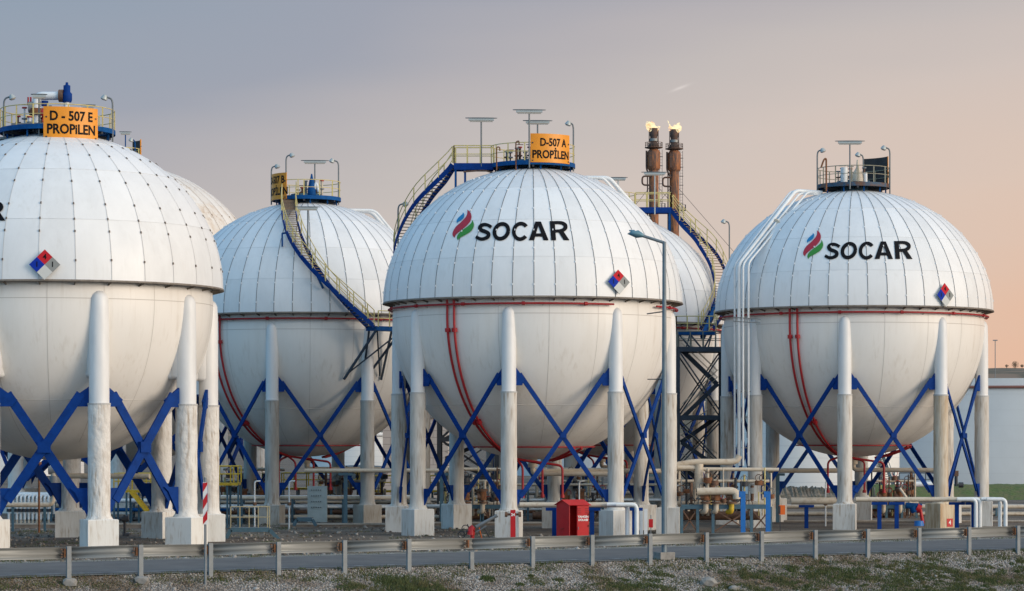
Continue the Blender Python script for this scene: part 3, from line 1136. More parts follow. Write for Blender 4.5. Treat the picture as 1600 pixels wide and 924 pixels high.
        for i in range(20):
            a = start + span * (i + .3) / 20
            mb.bar(pol(T.c, rp, a, z0 - .03), pol(T.c, Rs - .2, a, z0 - .15), .04, .05, SEAM_L)
        z1 = cz - 8.1
        rl = math.sqrt(Rs ** 2 - (z1 - cz) ** 2) + .25
        mb2 = MB()
        mb2.tube([pol(T.c, rl, 2 * PI * i / 48, z1) for i in range(48)], .045, RED, 6, closed=True)
        mb2.build('lower_spray_ring', root)
        mb.build('spray_ring', root)
        for az in azs:
            a = R_(az)
            mb = MB()
            pts = [pol(T.c, Rs + .18, a, rimz - .12)]
            for i in range(1, 40):
                t = math.asin(min(1, (rimz - .3 - cz) / (Rs + .16))) * (1 - i / 39) + (-R_(78)) * (i / 39)
                pts.append(pol(T.c, (Rs + .16) * math.cos(t), a, cz + (Rs + .16) * math.sin(t)))
            mb.tube(pts, .078, RED, 8)
            for fr in (.13, .62):
                i = int(39 * fr)
                dvec = (pts[i + 1] - pts[i]).normalized()
                mb.tube([pts[i] - dvec * .12, pts[i] + dvec * .12], .17, RED, 8)
            mb.build('riser_pipe', root)
        # pipes rising from the far side and verticals under the belly
        for az in pipes.get('far', ()):
            a = R_(az)
            mb = MB()
            pts = []
            for i in range(14):
                t = -R_(64) * (1 - i / 13) + (-R_(80)) * (i / 13)
                pts.append(pol(T.c, (Rs + .2) * math.cos(t), a, cz + (Rs + .2) * math.sin(t)))
            mb.tube(pts, .085, RED, 8)
            mb.build('riser_pipe', root)
        for i, az in enumerate(azs):
            p = pol(T.c, (Rs + .16) * math.cos(R_(78)), R_(az), cz - (Rs + .16) * math.sin(R_(78)))
            for j in (0, 1):
                q_ = Vector((T.c[0] + (-1.9 + 1.25 * (2 * i + j)) * 1.0, T.c[1] - 1.2 - j * .6, 0))
                mb = MB()
                zt = p.z - .3 - .12 * j
                mb.tube(bend([p, Vector((q_.x, q_.y, zt)), Vector((q_.x, q_.y, 2.6))], .3), .075, RED, 8)
                mb.tube([(q_.x, q_.y, 2.75), (q_.x, q_.y, 2.55)], .13, RED, 8)
                mb.build('drop_pipe', root)
    # bottom nozzle
    mb = MB()
    mb.tube([(T.c[0], Y, cz - Rs + .1), (T.c[0], Y, cz - Rs - .5)], .3, BEIGEP, 12)
    mb.tube(bend([(T.c[0], Y, cz - Rs - .4), (T.c[0], Y, cz - Rs - .9), (T.c[0] + 5.5, Y - 1.5, cz - Rs - .9)], .4), .16, BEIGEP, 8)
    mb.build('bottom_nozzle', root)
    # top platform
    if pr:
        mb = MB()
        zt = dz
        mb.lathe(C3, [(pr + .05, zt - .27), (pr + .05, zt), (.6, zt), (.6, zt - .06), (pr - .03, zt - .06), (pr - .03, zt - .27)], fascia, 36, False)
        for i in range(10):
            a = 2 * PI * i / 10 + .2
            pz = pol(T.c, pr - .25, a, 0)
            rr2 = pr - .25
            zbot = rimz + b * math.sqrt(max(0, 1 - (rr2 / Rd) ** 2)) - .15
            mb.box((pz.x, pz.y, (zt + zbot) / 2), (.09, .09, zt - zbot - .04), BLUE2)
        for a in (0, PI / 3, 2 * PI / 3):
            mb.bar(pol(T.c, pr, a, zt - .3), pol(T.c, pr, a + PI, zt - .3), .12, .18, DARKST)
        mb.lathe(C3, [(1.15, rimz + b * .97), (1.15, zt + .25), (0.01, zt + .28)], TEAL, 24)
        T.plat = mb.build('platform', root)
        rl = MB()
        railing(rl, [pol(T.c, pr, 2 * PI * i / 40, zt) for i in range(40)], mrail, 1.12, 1.15, .028, closed=True, postr=.045, toe=False)
        rl.build('railing', T.plat)
    return T


def tank_valves(T, big=False, seed=1, x0=-1.2, x1=1.2):
    """relief valves, vents and small pipework standing on the top platform"""
    rn = random.Random(seed)
    cx, cy = T.c
    z = T.dz
    mb = MB()
    for i in range(7):
        x = cx + x0 + (x1 - x0) * i / 6 + rn.uniform(-.1, .1); y = cy - rn.uniform(0, .9)
        h = rn.uniform(.5, 1.3)
        m = rn.choice([WHITEP, BROWNP, BEIGEP, BLUE2, STEELP])
        mb.tube([(x, y, z), (x, y, z + h)], rn.uniform(.04, .10), m, 8)
        mb.tube([(x, y, z + h * .45), (x, y, z + h * .45 + .08)], .17, rn.choice([BROWNP, STEELP]), 10)
        mb.tube([(x, y, z + h - .08), (x, y, z + h)], .15, rn.choice([BROWNP, RED, STEELP]), 10)
        if i % 2: mb.tube([(x - .22, y - .1, z + h + .12), (x + .22, y - .1, z + h + .12)], .025, m, 6)
    mb.build('vent_pipework', T.root)


def curved_sign(T, az0, az1, z0, z1, lines, r=None, back=False, tsz=.78, off=.02):
    r = r or T.pr + .09
    a0, a1 = R_(az0), R_(az1)
    C3 = (T.c[0], T.c[1], 0)
    mb = MB(True)
    mb.lathe(C3, [(r, z0), (r, z1)], SIGN, 24, True, (a0, a1))
    mb.lathe(C3, [(r - .05, z1), (r - .05, z0)], SIGNBK, 24, True, (a0, a1))
    mb.lathe(C3, [(r - .05, z0), (r, z0)], SIGN, 24, False, (a0, a1))
    mb.lathe(C3, [(r, z1), (r - .05, z1)], SIGN, 24, False, (a0, a1))
    for a in (a0, a1): mb.add([pol(T.c, r, a, z0), pol(T.c, r, a, z1), pol(T.c, r - .05, a, z1), pol(T.c, r - .05, a, z0)], [(0, 1, 2, 3)], SIGN, False)
    sg = mb.build('name_sign', T.root)
    ac = (a0 + a1) / 2
    for body, zc, sz, wd, dx in lines:
        vs, fs = text_tris(body, sz, offset=.024 * sz / .8, width=wd)
        lb = MB()
        out = []
        for x, y in vs:
            a = ac + (x + dx) / r
            out.append(pol(T.c, r + .012, a, zc + y))
        lb.add(out, fs, INK, False)
        lb.build('lettering', sg)
    sb = MB()
    for a in (a0 + .05, a1 - .05):
        for zz in (z0 + .12, z0 + (z1 - z0) * .68):
            sb.bar(pol(T.c, r + .01, a, zz - .04), pol(T.c, r + .01, a, zz + .04), .09, .03, DARKST, up=(math.sin(a), -math.cos(a), 0))
    sb.build('bolt', sg)
    return sg


def on_surf(T, x, z, off):
    """front point of the dome at height z and lateral position x (from the tank's axis)"""
    t = max(0, 1 - ((z - T.rimz) / T.b) ** 2)
    r = T.Rd * math.sqrt(t)
    x = max(-r * .999, min(r * .999, x))
    n = Vector((x / T.Rd ** 2, -math.sqrt(r * r - x * x) / T.Rd ** 2, (z - T.rimz) / T.b ** 2)).normalized()
    p = Vector((T.c[0] + x, T.c[1] - math.sqrt(r * r - x * x), z))
    return p + n * off


def on_dome(T, px, py, off):
    Yg = T.c[1] - 6
    for _ in range(12):
        z = PZ(py, Yg)
        r = T.dome_r(z) + off
        x = PX(px, Yg) - T.c[0]
        s = max(-1, min(1, x / r))
        Yg = T.c[1] - r * math.sqrt(max(0, 1 - s * s))
    return Vector((T.c[0] + s * r, Yg, z))


# emblem and lettering, drawn in units of the emblem sheet (7.27 per photograph pixel)
LG_RED = [(294, 136, 1), (308, 160, 14), (314, 200, 27), (296, 248, 35), (248, 300, 36), (188, 350, 33), (152, 396, 24), (143, 425, 15), (150, 449, 1)]
LG_BLU = [(243, 166, 1), (249, 185, 11), (236, 212, 20), (209, 238, 21), (186, 260, 14), (176, 285, 1)]
LG_GRN = [(348, 250, 1), (353, 275, 10), (346, 310, 24), (314, 352, 33), (262, 388, 32), (216, 420, 26), (190, 450, 15), (188, 481, 1)]
LS = [(566, 334, 20), (535, 312, 18), (495, 302, 19), (455, 312, 21), (437, 340, 23), (455, 366, 23), (498, 382, 22), (532, 404, 22), (528, 438, 22), (490, 461, 20), (440, 464, 19), (390, 440, 18)]


def ell(cx, cy, rx, ry, sh, w, a0=0, a1=360, n=32, wtop=None):
    out = []
    for i in range(n + 1):
        a = R_(a0 + (a1 - a0) * i / n)
        ww = w * (1.0 if wtop is None else (wtop + (1 - wtop) * abs(math.cos(a))))
        y = ry * math.sin(a)
        out.append((cx + rx * math.cos(a) - sh * y, cy + y, ww))
    return out


def logo(T, px0, py0, sc=1.0, only=None):
    """px0, py0: emblem sheet origin in photograph pixels (only used to fix its real place on the dome)"""
    K = F / (T.c[1] - T.Rd * .93)
    kz = 1.0 / K

    def put(v2, f2, m, nm, parent, off, org):
        mb = MB()
        out = []
        for x, y in v2:
            pxx = px0 + x / 7.27 * sc; pyy = py0 + y / 7.27 * sc
            p = on_dome(T, pxx, pyy, 0.0)
            out.append(on_surf(T, p.x - T.c[0], p.z, off + .018))
        mb.add(out, f2, m, False)
        return mb.build(nm, parent)
    if only is None:
        em = put(*strip2d(LG_RED, 40), LRED, 'emblem', T.root, .016, None)
        put(*strip2d(LG_BLU, 30), LBLUE, 'emblem_stroke', em, .016, None)
        put(*strip2d(LG_GRN, 40), LGRN, 'emblem_stroke', em, .016, None)
    V = []; Fc = []

    def acc(vf):
        b = len(V)
        V.extend(vf[0]); Fc.extend([tuple(i + b for i in f) for f in vf[1]])
    if only is None:
        acc(strip2d(LS, 60))
        acc(strip2d(ell(680, 379, 77, 84, .16, 22), 64))
        acc(strip2d(ell(898, 379, 77, 88, .06, 21, 38, 322), 60))
        acc(quad2d([(1066, 268), (1112, 268), (1052, 480), (992, 480)]))
        acc(quad2d([(1082, 268), (1128, 268), (1215, 480), (1158, 480)]))
        acc(quad2d([(1050, 402), (1150, 402), (1160, 438), (1045, 438)]))
    acc(quad2d([(1228, 263), (1284, 263), (1300, 480), (1243, 480)]))
    acc(strip2d([(1270, 281, 18), (1330, 280, 18), (1375, 288, 20), (1403, 310, 22), (1406, 338, 22), (1380, 364, 21), (1335, 374, 18), (1280, 376, 18)], 40))
    acc(quad2d([(1322, 378), (1372, 362), (1452, 480), (1388, 480)]))
    put(V, Fc, INK, 'lettering' if False else 'logo_lettering', T.root, .017, None)


def placard(T, px, py, hw, hh, tilt=0.0):
    """diamond hazard placard standing a little off the dome"""
    c = on_dome(T, px, py, .12)
    K = F / c.y
    a, h = hw / K, hh / K
    az = math.atan2(c.x - T.c[0], -(c.y - T.c[1]))
    ex = Vector((math.cos(az), math.sin(az), 0))
    nz = on_surf(T, c.x - T.c[0], c.z, 1.0) - on_surf(T, c.x - T.c[0], c.z, 0)
    ez = nz.cross(ex).normalized()
    if ez.z < 0: ez = -ez
    n = nz.normalized()
    a = a / max(.3, math.cos(az) + .0)
    c = c + n * .06

    def q_(u, v): return c + ex * u * a + ez * v * h
    mb = MB()
    mb.plate([q_(0, 1), q_(-1, 0), q_(0, -1), q_(1, 0)], .03, PGREY)
    for (m, pts) in ((PRED, [(0, 1), (-.5, .5), (0, 0), (.5, .5)]), (PBLUE, [(-.5, .5), (-1, 0), (-.5, -.5), (0, 0)]), (PGREY, [(.5, .5), (0, 0), (.5, -.5), (1, 0)]), (PWHITE, [(0, 0), (-.5, -.5), (0, -1), (.5, -.5)])):
        mb.add([q_(u, v) + n * .022 for u, v in pts], [(0, 1, 2, 3)], m, False)
    pl = mb.build('hazard_placard', T.root)
    lb = MB()
    for ch, u, v in (('4', 0, .5), ('1', -.5, 0), ('1', .5, 0)):
        vs, fs = text_tris(ch, .48 * h, offset=.01)
        lb.add([q_(u, v) + n * .034 + ex * x + ez * y for x, y in vs], fs, INK, False)
    lb.build('digit', pl)


# ---- tank E, at the left
TE = mk_tank('nearest white spherical tank at the left edge with fat whitewashed columns', 90, 154, R_(24.5), nc=9, colring=8.72, web=True, seam_w=.012, b=8.95, rimz=14.9, cz=13.95,
             npan=30, seam=SEAM_L, clip=CLIP_D, colr=(.56, .62), colm=CONCE, pedm=PEDE, peds=1.72, pedz=1.90, jz=8.2, brace=(.50, .16), gus=(9.15, 8.05, 3.6, 2.0), pr=3.25, dz=24.05,
             rows=(.375, .70, .9), clipz=(.12, .30, .375, .47, .62, .70, .80, .88), seam_ph=R_(-8.5))
curved_sign(TE, -4.0, 52, PZ(218, 151), PZ(167.5, 151), [('D - 507 E', PZ(182.5, 151), .74, .88, -.02), ('PROPiLEN', PZ(203, 151), .76, .86, 0)], tsz=.8)
placard(TE, 70, 414, 24, 24)
logo(TE, 8.7 - 1452 / 7.27 * 1.02, 278 - (0), 1.02, only='R')
tank_valves(TE, seed=4, x0=-2.2, x1=-.2)
# big relief valve assembly on tank E
yv = TE.c[1] - .6
mb = MB()
mb.tube(bend([P(57, 212, yv), P(57, 150, yv), P(97, 150, yv)], .35), .24, WHITEP, 10)
mb.tube([P(104, 176, yv), P(104, 160, yv)], .17, WHITEP, 10)
mb.tube([P(92, 150, yv), P(99, 150, yv)], .36, BROWNP, 12)
mb.tube([P(57, 170, yv), P(57, 180, yv)], .42, RUST, 12)
mb.tube([P(45, 168, yv), P(52, 168, yv)], .33, STEELP, 12)
mb.tube([P(69, 200, yv), P(69, 168, yv)], .10, WHITEP, 8)
mb.tube([P(66, 177, yv), P(72, 177, yv)], .30, RED, 10)
mb.tube([P(70, 166, yv), P(70, 158, yv)], .2, BLUE, 10)
mb.tube([P(67, 190, yv), P(73, 190, yv)], .22, RED, 10)
for xx in (44, 48): mb.tube([P(xx, 165, yv), P(xx, 152, yv)], .05, RED, 6)
mb.build('relief_pipework', TE.root)
mb = MB()
mb.tube([P(104.5, 160, yv), P(104.5, 157, yv), P(104.5, 147, yv), P(104.5, 144, yv), P(104.5, 134, yv), P(104.5, 133, yv), P(104.5, 129, yv)], [.26, .30, .30, .2, .2, .09, .07], BLUE, 12)
mb.tube([P(98, 150, yv), P(104, 150, yv)], .2, BLUE, 10)
mb.build('relief_valve', TE.root)
goose_lamp(TE.root, P(6, 215, yv - 1), 2.2, 0, reach=.35)
goose_lamp(TE.root, P(176, 222, TE.c[1] - .5), 2.45, PI, reach=.35)
t_lamp(TE.root, P(61, 220, TE.c[1] - 3), 2.45, .9, 0.1)
t_lamp(TE.root, P(137, 170, TE.c[1] - 1), .05, .9, 0.1)
# service table left of the sign
mb = MB()
for xx in (20, 54): mb.tube([P(xx, 221, 153.2), P(xx, 196, 153.2)], .05, STEELP, 6)
mb.bar(P(19, 195, 153.2), P(72, 194, 153.2), .5, .12, STEELP)
mb.build('pipe_support', TE.root)
# catwalk leaving to the left
mb = MB()
mb.bar(P(-70, 221, 154), P(24, 216.5, 154), 1.0, .14, STEEL)
mb.bar(P(-70, 227, 154), P(8, 222, 154), .8, .22, DARKST)
mb.build('catwalk', TE.root)

# ---- tank G, behind E
TG = mk_tank('large cream stained spherical tank mostly hidden behind the leftmost tank', 186, 222, R_(8), Rd=12.3, b=11.6, rimz=17.4, cz=15.6, Rs=11.7, npan=44, seam=SEAM_B, clip=SEAM_B,
             panels=(CREAM1, CREAM2, CREAM2), colr=(.55, .62), colm=CONCE, pedm=PED, peds=1.8, pedz=2.0, jz=8.6, brace=(.42, .16), gus=(9.3, 8.3, 3.6, 2.2), pr=1.75, dz=29.1, clipz=(.3, .6), rows=(.42, .68, .88))
curved_sign(TG, 84, 150, TG.dz + .1, TG.dz + 1.95, [])
t_lamp(TG.root, (PX(196, 221), 221, TG.dz), 2.3, 1.0, .1, BLUE2)
goose_lamp(TG.root, (PX(211, 221), 221, TG.dz), 1.7, PI, BLUE2, reach=.2)
tank_valves(TG, seed=9, x0=-.9, x1=.9)

# ---- tank B
TB = mk_tank('spherical tank behind with a curved stair winding down the front of its dome', 479, 194, R_(33.5), b=8.35, rimz=15.0, cz=13.85, pedz=1.66, jz=8.9, colm=CONCD, pedm=PEDD,
             pipes={'az': (-41.5, -37.5), 'far': (128, 138)}, pr=2.45, dz=23.7, seam_ph=R_(-1.5))
curved_sign(TB, -88, -30, PZ(311, 192), PZ(270, 192), [('D-507 B', PZ(281, 192), .74, .80, .1), ('PROPİLEN', PZ(299, 192), .74, .83, 0)])
pts = [on_dome(TB, a, b_, o_) for a, b_, o_ in ((452, 309, 1.6), (451, 328, 1.1), (454, 347, .9), (461, 370, .8), (474, 395, .75), (490, 418, .75), (509, 441, .75), (532, 465, .75), (556, 488, .8), (580, 511, .9))]
stB = stairs(TB.root, pts, 1.0, 1)
lp = pts[-1]
mb = MB()
a0 = math.atan2(lp.x - TB.c[0], -(lp.y - TB.c[1]))
rL = math.hypot(lp.x - TB.c[0], lp.y - TB.c[1])
LZ = lp.z
q0 = pol(TB.c, rL, a0, LZ); q1 = pol(TB.c, rL, a0 + .22, LZ)
mb.bar(q0, q1, 1.3, .08, BLUE2); mb.bar(q0 - Vector((0, 0, .15)), q1 - Vector((0, 0, .15)), 1.35, .22, BLUE2)
for aa, dx in ((a0 + .01, -.4), (a0 + .2, -.45)):
    e = pol(TB.c, rL + .6, aa, LZ - .2)
    f1 = pol(TB.c, TB.Rs - .55, aa - .14, LZ - 3.6)
    f2 = pol(TB.c, TB.Rs - .55, aa + .03, LZ - 3.6)
    mb.bar(e, f1, .14, .14, TOWER); mb.bar(pol(TB.c, rL - .5, aa, LZ - .2), f2, .12, .12, TOWER)
mb.bar(pol(TB.c, TB.Rs - .4, a0 - .12, LZ - 3.3), pol(TB.c, rL + .5, a0 + .2, LZ - .3), .1, .1, TOWER)
mb.bar(pol(TB.c, TB.Rs - .4, a0 + .2, LZ - 3.3), pol(TB.c, rL + .5, a0 + .02, LZ - .3), .1, .1, TOWER)
ld = mb.build('landing', TB.root)
mb = MB()
railing(mb, [pol(TB.c, rL + .65, a0 + .02 + .2 * i / 4, LZ) for i in range(5)], YEL, 1.1, .9)
railing(mb, [pol(TB.c, rL + .65, a0 + .22, LZ), pol(TB.c, rL - .5, a0 + .22, LZ)], YEL, 1.1, .9)
mb.build('railing', ld)
# brackets holding the stair to the dome
mb = MB()
for (a, b_, c_, d_) in ((441, 365, 441, 385), (496, 432, 505, 451)):
    p = on_dome(TB, a, b_, .6); q1 = on_dome(TB, c_, d_, .2)
    mb.bar(p, q1, .12, .12, BLUE2); mb.bar(p, on_dome(TB, a + 8, b_ - 1, .6), .12, .12, BLUE2)
mb.build('stair_bracket', TB.root)
t_lamp(TB.root, on_dome(TB, 481, 395, .9), 3.0, 1.7, .05)
t_lamp(TB.root, (PX(492, 193), 193, 23.7), 2.45, 2.0, .05)
goose_lamp(TB.root, (PX(424, 194), 194, 23.2), 2.7, 0, reach=.3)
goose_lamp(TB.root, (PX(447, 193), 193, 23.7), 2.9, 0, reach=.3)
goose_lamp(TB.root, (PX(529, 194), 194, 23.2), 3.1, PI, reach=.35)
tank_valves(TB, seed=2, x0=-.6, x1=1.1)
mb = MB()
yv = 193.0
mb.tube([P(487, 305, yv), P(487, 298, yv), P(487, 282, yv), P(487, 278, yv), P(487, 272, yv)], [.3, .3, .17, .1, .05], BLUE2, 10)
mb.tube(bend([P(490, 298, yv), P(494, 284, yv), P(498, 300, yv)], .3), .12, WHITEP, 8)
mb.build('relief_valve', TB.root)
mb = MB()
mb.tube(bend([(TB.c[0] + 2.8, 195.5, 22.9), (TB.c[0] + 4.6, 196, 22.9), (TB.c[0] + 7.4, 196.5, 19.6), (TB.c[0] + 9.6, 197, 15.6)], .4), .16, WHITEP, 8)
mb.tube(bend([(TB.c[0] + 2.8, 194.8, 22.9), (TB.c[0] + 4.9, 195.2, 22.9), (TB.c[0] + 7.8, 195.8, 19.4)], .4), .10, WHITEP, 8)
mb.build('vent_line', TB.root)

# ---- tank A, centre
TA = mk_tank('central white spherical tank with a stair climbing the left side of its dome', 832.5, 170, R_(35), colmats={1: (CONC, PED), 0: (CONC, PED)}, pipes={'az': (-35.5, -32.3), 'far': (40, 50), 'gap': (32, 56)}, b=8.6, rimz=14.85)
curved_sign(TA, -3.5, 57, PZ(254, 167.4), PZ(209, 167.4), [('D-507 A', PZ(223, 167.4), .68, .80, .10), ('PROPİLEN', PZ(242, 167.4), .70, .83, .0)])
logo(TA, 690, 310)
placard(TA, 966, 441, 17.5, 19.5)
tank_valves(TA, seed=3, x0=-1.6, x1=0)
# walkway and stair
mb = MB()
zt = 23.7
xw0, xw1 = TA.c[0] - 2.5, TA.c[0] - 5.0
for yy_ in (169.3, 170.5):
    mb.bar((xw0, yy_, zt - .2), (xw1, yy_, zt - .2), .08, .42, BLUE)
mb.bar((xw0, 169.9, zt - .02), (xw1, 169.9, zt - .02), 1.2, .04, TEAL)
for xx in (xw1 + .1, xw1 + .7):
    mb.bar((xx, 169.4, zt - .3), (xx, 169.4, 21.6), .12, .12, BLUE2)
    mb.bar((xx, 170.4, zt - .3), (xx, 170.4, 21.6), .12, .12, BLUE2)
mb.tube(bend([(xw1 + .6, 169.2, zt - .55), (xw0 - .5, 169.2, zt - .45), (xw0 + .4, 169.2, zt - .8)], .3), .05, BROWNP, 6)
wk = mb.build('walkway', TA.root)
for yy_ in (169.3, 170.5):
    mb = MB(); railing(mb, [(xw0, yy_, zt), (xw1, yy_, zt)], YEL, 1.12, .83); mb.build('railing', wk)
sp = [pol(TA.c, r, R_(a), z) for r, a, z in ((5.0, -90, 23.65), (5.75, -92, 22.75), (6.95, -98, 21.6), (8.1, -106, 20.35), (9.1, -113, 19.0), (9.75, -119, 17.8), (10.2, -128, 16.6), (10.4, -138, 15.3))]
stairs(TA.root, sp, 1.0, 1)
t_lamp(TA.root, (PX(752, 169.3), 169.3, 23.5), 2.9, 2.0, .05)
t_lamp(TA.root, (PX(827, 167.1), 167.1, 23.2), 3.45, 2.05, .05)
t_lamp(TA.root, (PX(840, 169), 169, 23.7), 2.5, 1.85, .05)
goose_lamp(TA.root, (PX(896, 169.5), 169.5, 23.2), 2.95, PI, reach=.2)
goose_lamp(TA.root, (PX(622, 173), 173, 18.6), 2.75, 0, reach=.35)
mb = MB()
for px_ in (776, 806):
    mb.tube(bend([P(px_, 266, 167.5), P(px_, 222 if px_ == 806 else 230, 167.5), P(px_ + 5, 220 if px_ == 806 else 230, 167.5), P(px_ + 5, 226 if px_ == 806 else 236, 167.5)], .12), .04, RUST, 6)
mb.build('vent_pipe', TA.root)
mb = MB()
mb.tube(bend([(TA.c[0] + 2.6, 171, 22.95), (TA.c[0] + 4.9, 171.2, 22.95), (TA.c[0] + 6.4, 171.6, 21.3)], .3), .14, WHITEP, 8)
mb.tube(bend([(TA.c[0] + 2.6, 170.4, 22.9), (TA.c[0] + 4.5, 170.5, 22.9), (TA.c[0] + 6.0, 171, 21.2)], .3), .09, WHITEP, 8)
mb.build('vent_line', TA.root)

# ---- tank F, behind A on the right
TF = mk_tank('spherical tank partly hidden behind the central one, beside the dark stair tower', 940, 203.6, R_(28), pipes={'az': (-40, -36)}, b=8.6, rimz=14.8, colm=CONCD, pedm=PEDD)
mb = MB()
xw0, xw1 = TF.c[0] + 2.5, TF.c[0] + 5.2
for yy_ in (202.0, 203.2):
    mb.bar((xw0, yy_, 23.5), (xw1, yy_, 23.5), .08, .42, BLUE)
mb.bar((xw0, 202.6, 23.68), (xw1, 202.6, 23.68), 1.2, .04, TEAL)
for yy_ in (202.1, 203.1): mb.bar((xw1 - .1, yy_, 23.4), (xw1 - .1, yy_, 21.5), .12, .12, BLUE2)
wk = mb.build('walkway', TF.root)
for yy_ in (202.0, 203.2):
    mb = MB(); railing(mb, [(xw0, yy_, 23.7), (xw1, yy_, 23.7)], YEL, 1.12, .9); mb.build('railing', wk)
spF = [pol(TF.c, r, R_(a), z) for r, a, z in ((5.3, 84, 23.65), (6.3, 82, 22.4), (7.7, 78, 21.0), (8.8, 72, 19.6), (9.6, 67, 18.0), (10.15, 60, 16.6), (10.35, 52, 15.3), (10.4, 46, 14.3))]
stairs(TF.root, spF, 1.15, 1)
t_lamp(TF.root, (PX(1023, 200), 200, 23.0), 3.0, 2.0, .02, LAMPM)
t_lamp(TF.root, (PX(966, 201), 201, 23.5), 2.2, 1.4, .02, LAMPM)
goose_lamp(TF.root, (TF.c[0] + 9.35, 199, 19.0), 3.3, PI, reach=.3)
# blue landing above the tower
mb = MB()
zL = 14.05
xa, xb = PX(1056, 195), PX(1118, 195)
mb.box(((xa + xb) / 2, 195.3, zL - .12), (xb - xa, 1.6, .25), BLUE2)
for xx in (xa + .2, xa + 1.0, xb - .3):
    mb.bar((xx, 194.6, zL - .2), (xx + (.9 if xx < xb - 1 else -.6), 194.6, 12.75), .12, .12, TOWER)
    mb.bar((xx, 194.6, zL - .2), (xx - .3, 194.6, 12.75), .10, .10, TOWER)
ld = mb.build('landing', TF.root)
mb = MB(); railing(mb, [(xa, 194.5, zL), (xb, 194.5, zL)], YEL, 1.1, .8); railing(mb, [(xa, 194.5, zL), (xa, 196.1, zL)], YEL, 1.1, .8); mb.build('railing', ld)
mb = MB()
mb.bar(pol(TF.c, 9.8, R_(60), 16.4), pol(TF.c, 11.0, R_(40), 13.6), .30, .30, BLUE2)
mb.build('stair_bracket', TF.root)

# ---- tank D, at the right
cmD = {0: (CONCS, PEDR), 1: (CONC, PED), 7: (CONC, PED)}
TD = mk_tank('rightmost white spherical tank with tall white vent pipes on its left side', 1333.5, 184.2, R_(34), fascia=mat('weathered_fascia', (.03, .075, .13), .7, col2=(.12, .06, .035), vscale=1.5, edges=(.45, .6)), colmats=cmD, pipes={'az': (-34.7, -31.2), 'far': (60, 72)}, b=8.35, rimz=14.98, cz=13.9, pr=2.45, dz=23.72, seam_ph=R_(-1.6), mrail=mat('faded_rail', (.30, .28, .20), .6, var=.3, vscale=3), pedz=2.0, jz=9.15)
logo(TD, 1255 - 125 / 7.27 * .935, 360 - 135 / 7.27 * .935 + .8, .935)
placard(TD, 1476, 461.5, 14.5, 19)
curved_sign(TD, 102, 158, 23.75, 25.75, [('D-507 D', 25.2, .95, .60, 0), ('PROPİLEN', 24.3, .95, .66, 0)])
tank_valves(TD, seed=6, x0=-1.2, x1=.6)
mb = MB()
mb.tube([P(1352, 288, 183), P(1352, 270, 183)], .15, WHITEP, 8)
mb.tube([P(1340, 284, 183), P(1340, 272, 183), P(1340, 262, 183), P(1340, 250, 183)], [.4, .35, .1, .06], BEIGEP, 10)
mb.tube([P(1319, 285, 183), P(1319, 262, 183)], .25, WHITEP, 8)
mb.build('relief_valve', TD.root)
t_lamp(TD.root, (PX(1328, 181.6), 181.6, 23.2), 3.1, 2.0, -.02)
goose_lamp(TD.root, (PX(1277, 183.6), 183.6, 23.2), 2.75, 0, reach=.25)
goose_lamp(TD.root, (PX(1349, 185.5), 185.5, 23.7), 2.15, PI, reach=.25)
goose_lamp(TD.root, (PX(1390.5, 183), 183, 22.9), 3.15, PI, reach=.3)
mb = MB()
mb.tube(bend([P(1291, 299, 182), P(1291, 247, 182), P(1287, 250, 182), P(1283, 262, 182)], .2), .06, RUST, 6)
mb.build('vent_pipe', TD.root)
# white vent lines down the left side
for (pxs, r, ytop, jx, jy, Yb) in ((1155, .13, 413, 1243, 298, 178.2), (1148, .07, 414, 1236, 299, 178.4), (1161, .075, 455, 1250, 302, 178.0), (1169.5, .07, 411, 1262, 300, 177.9)):
    mb = MB()
    zb = PZ(728, Yb)
    pp = [P(pxs, 728, Yb), P(pxs, ytop, Yb), P(jx, jy, 182.2), (TD.c[0] - 2.3, 183.2, PZ(jy + 1, 182.2))]
    if pxs == 1161: pp = [P(pxs, 728, Yb), P(pxs, 413, Yb), P(jx, jy, 182.2), (TD.c[0] - 2.3, 183, PZ(jy + 1, 182.2))]
    mb.tube(bend(pp, .35), r, WHITEP, 10)
    mb.build('vent_line', TD.root)
mb = MB()
for pyy in (499, 505): mb.bar(P(1146, pyy - 3, 178.3), P(1188, pyy, 177.4), .10, .06, STEEL)
for pyy in (700, 612): mb.bar(P(1146, pyy, 178.4), P(1173, pyy, 178.2), .06, .06, STEEL)
mb.bar(P(1212, 344, 180.5), P(1222, 352, 180.2), .2, .2, BEIGEP)
mb.bar(P(1205, 350, 180.5), P(1198, 360, 180.2), .1, .1, BROWNP)
mb.build('pipe_bracket', TD.root)


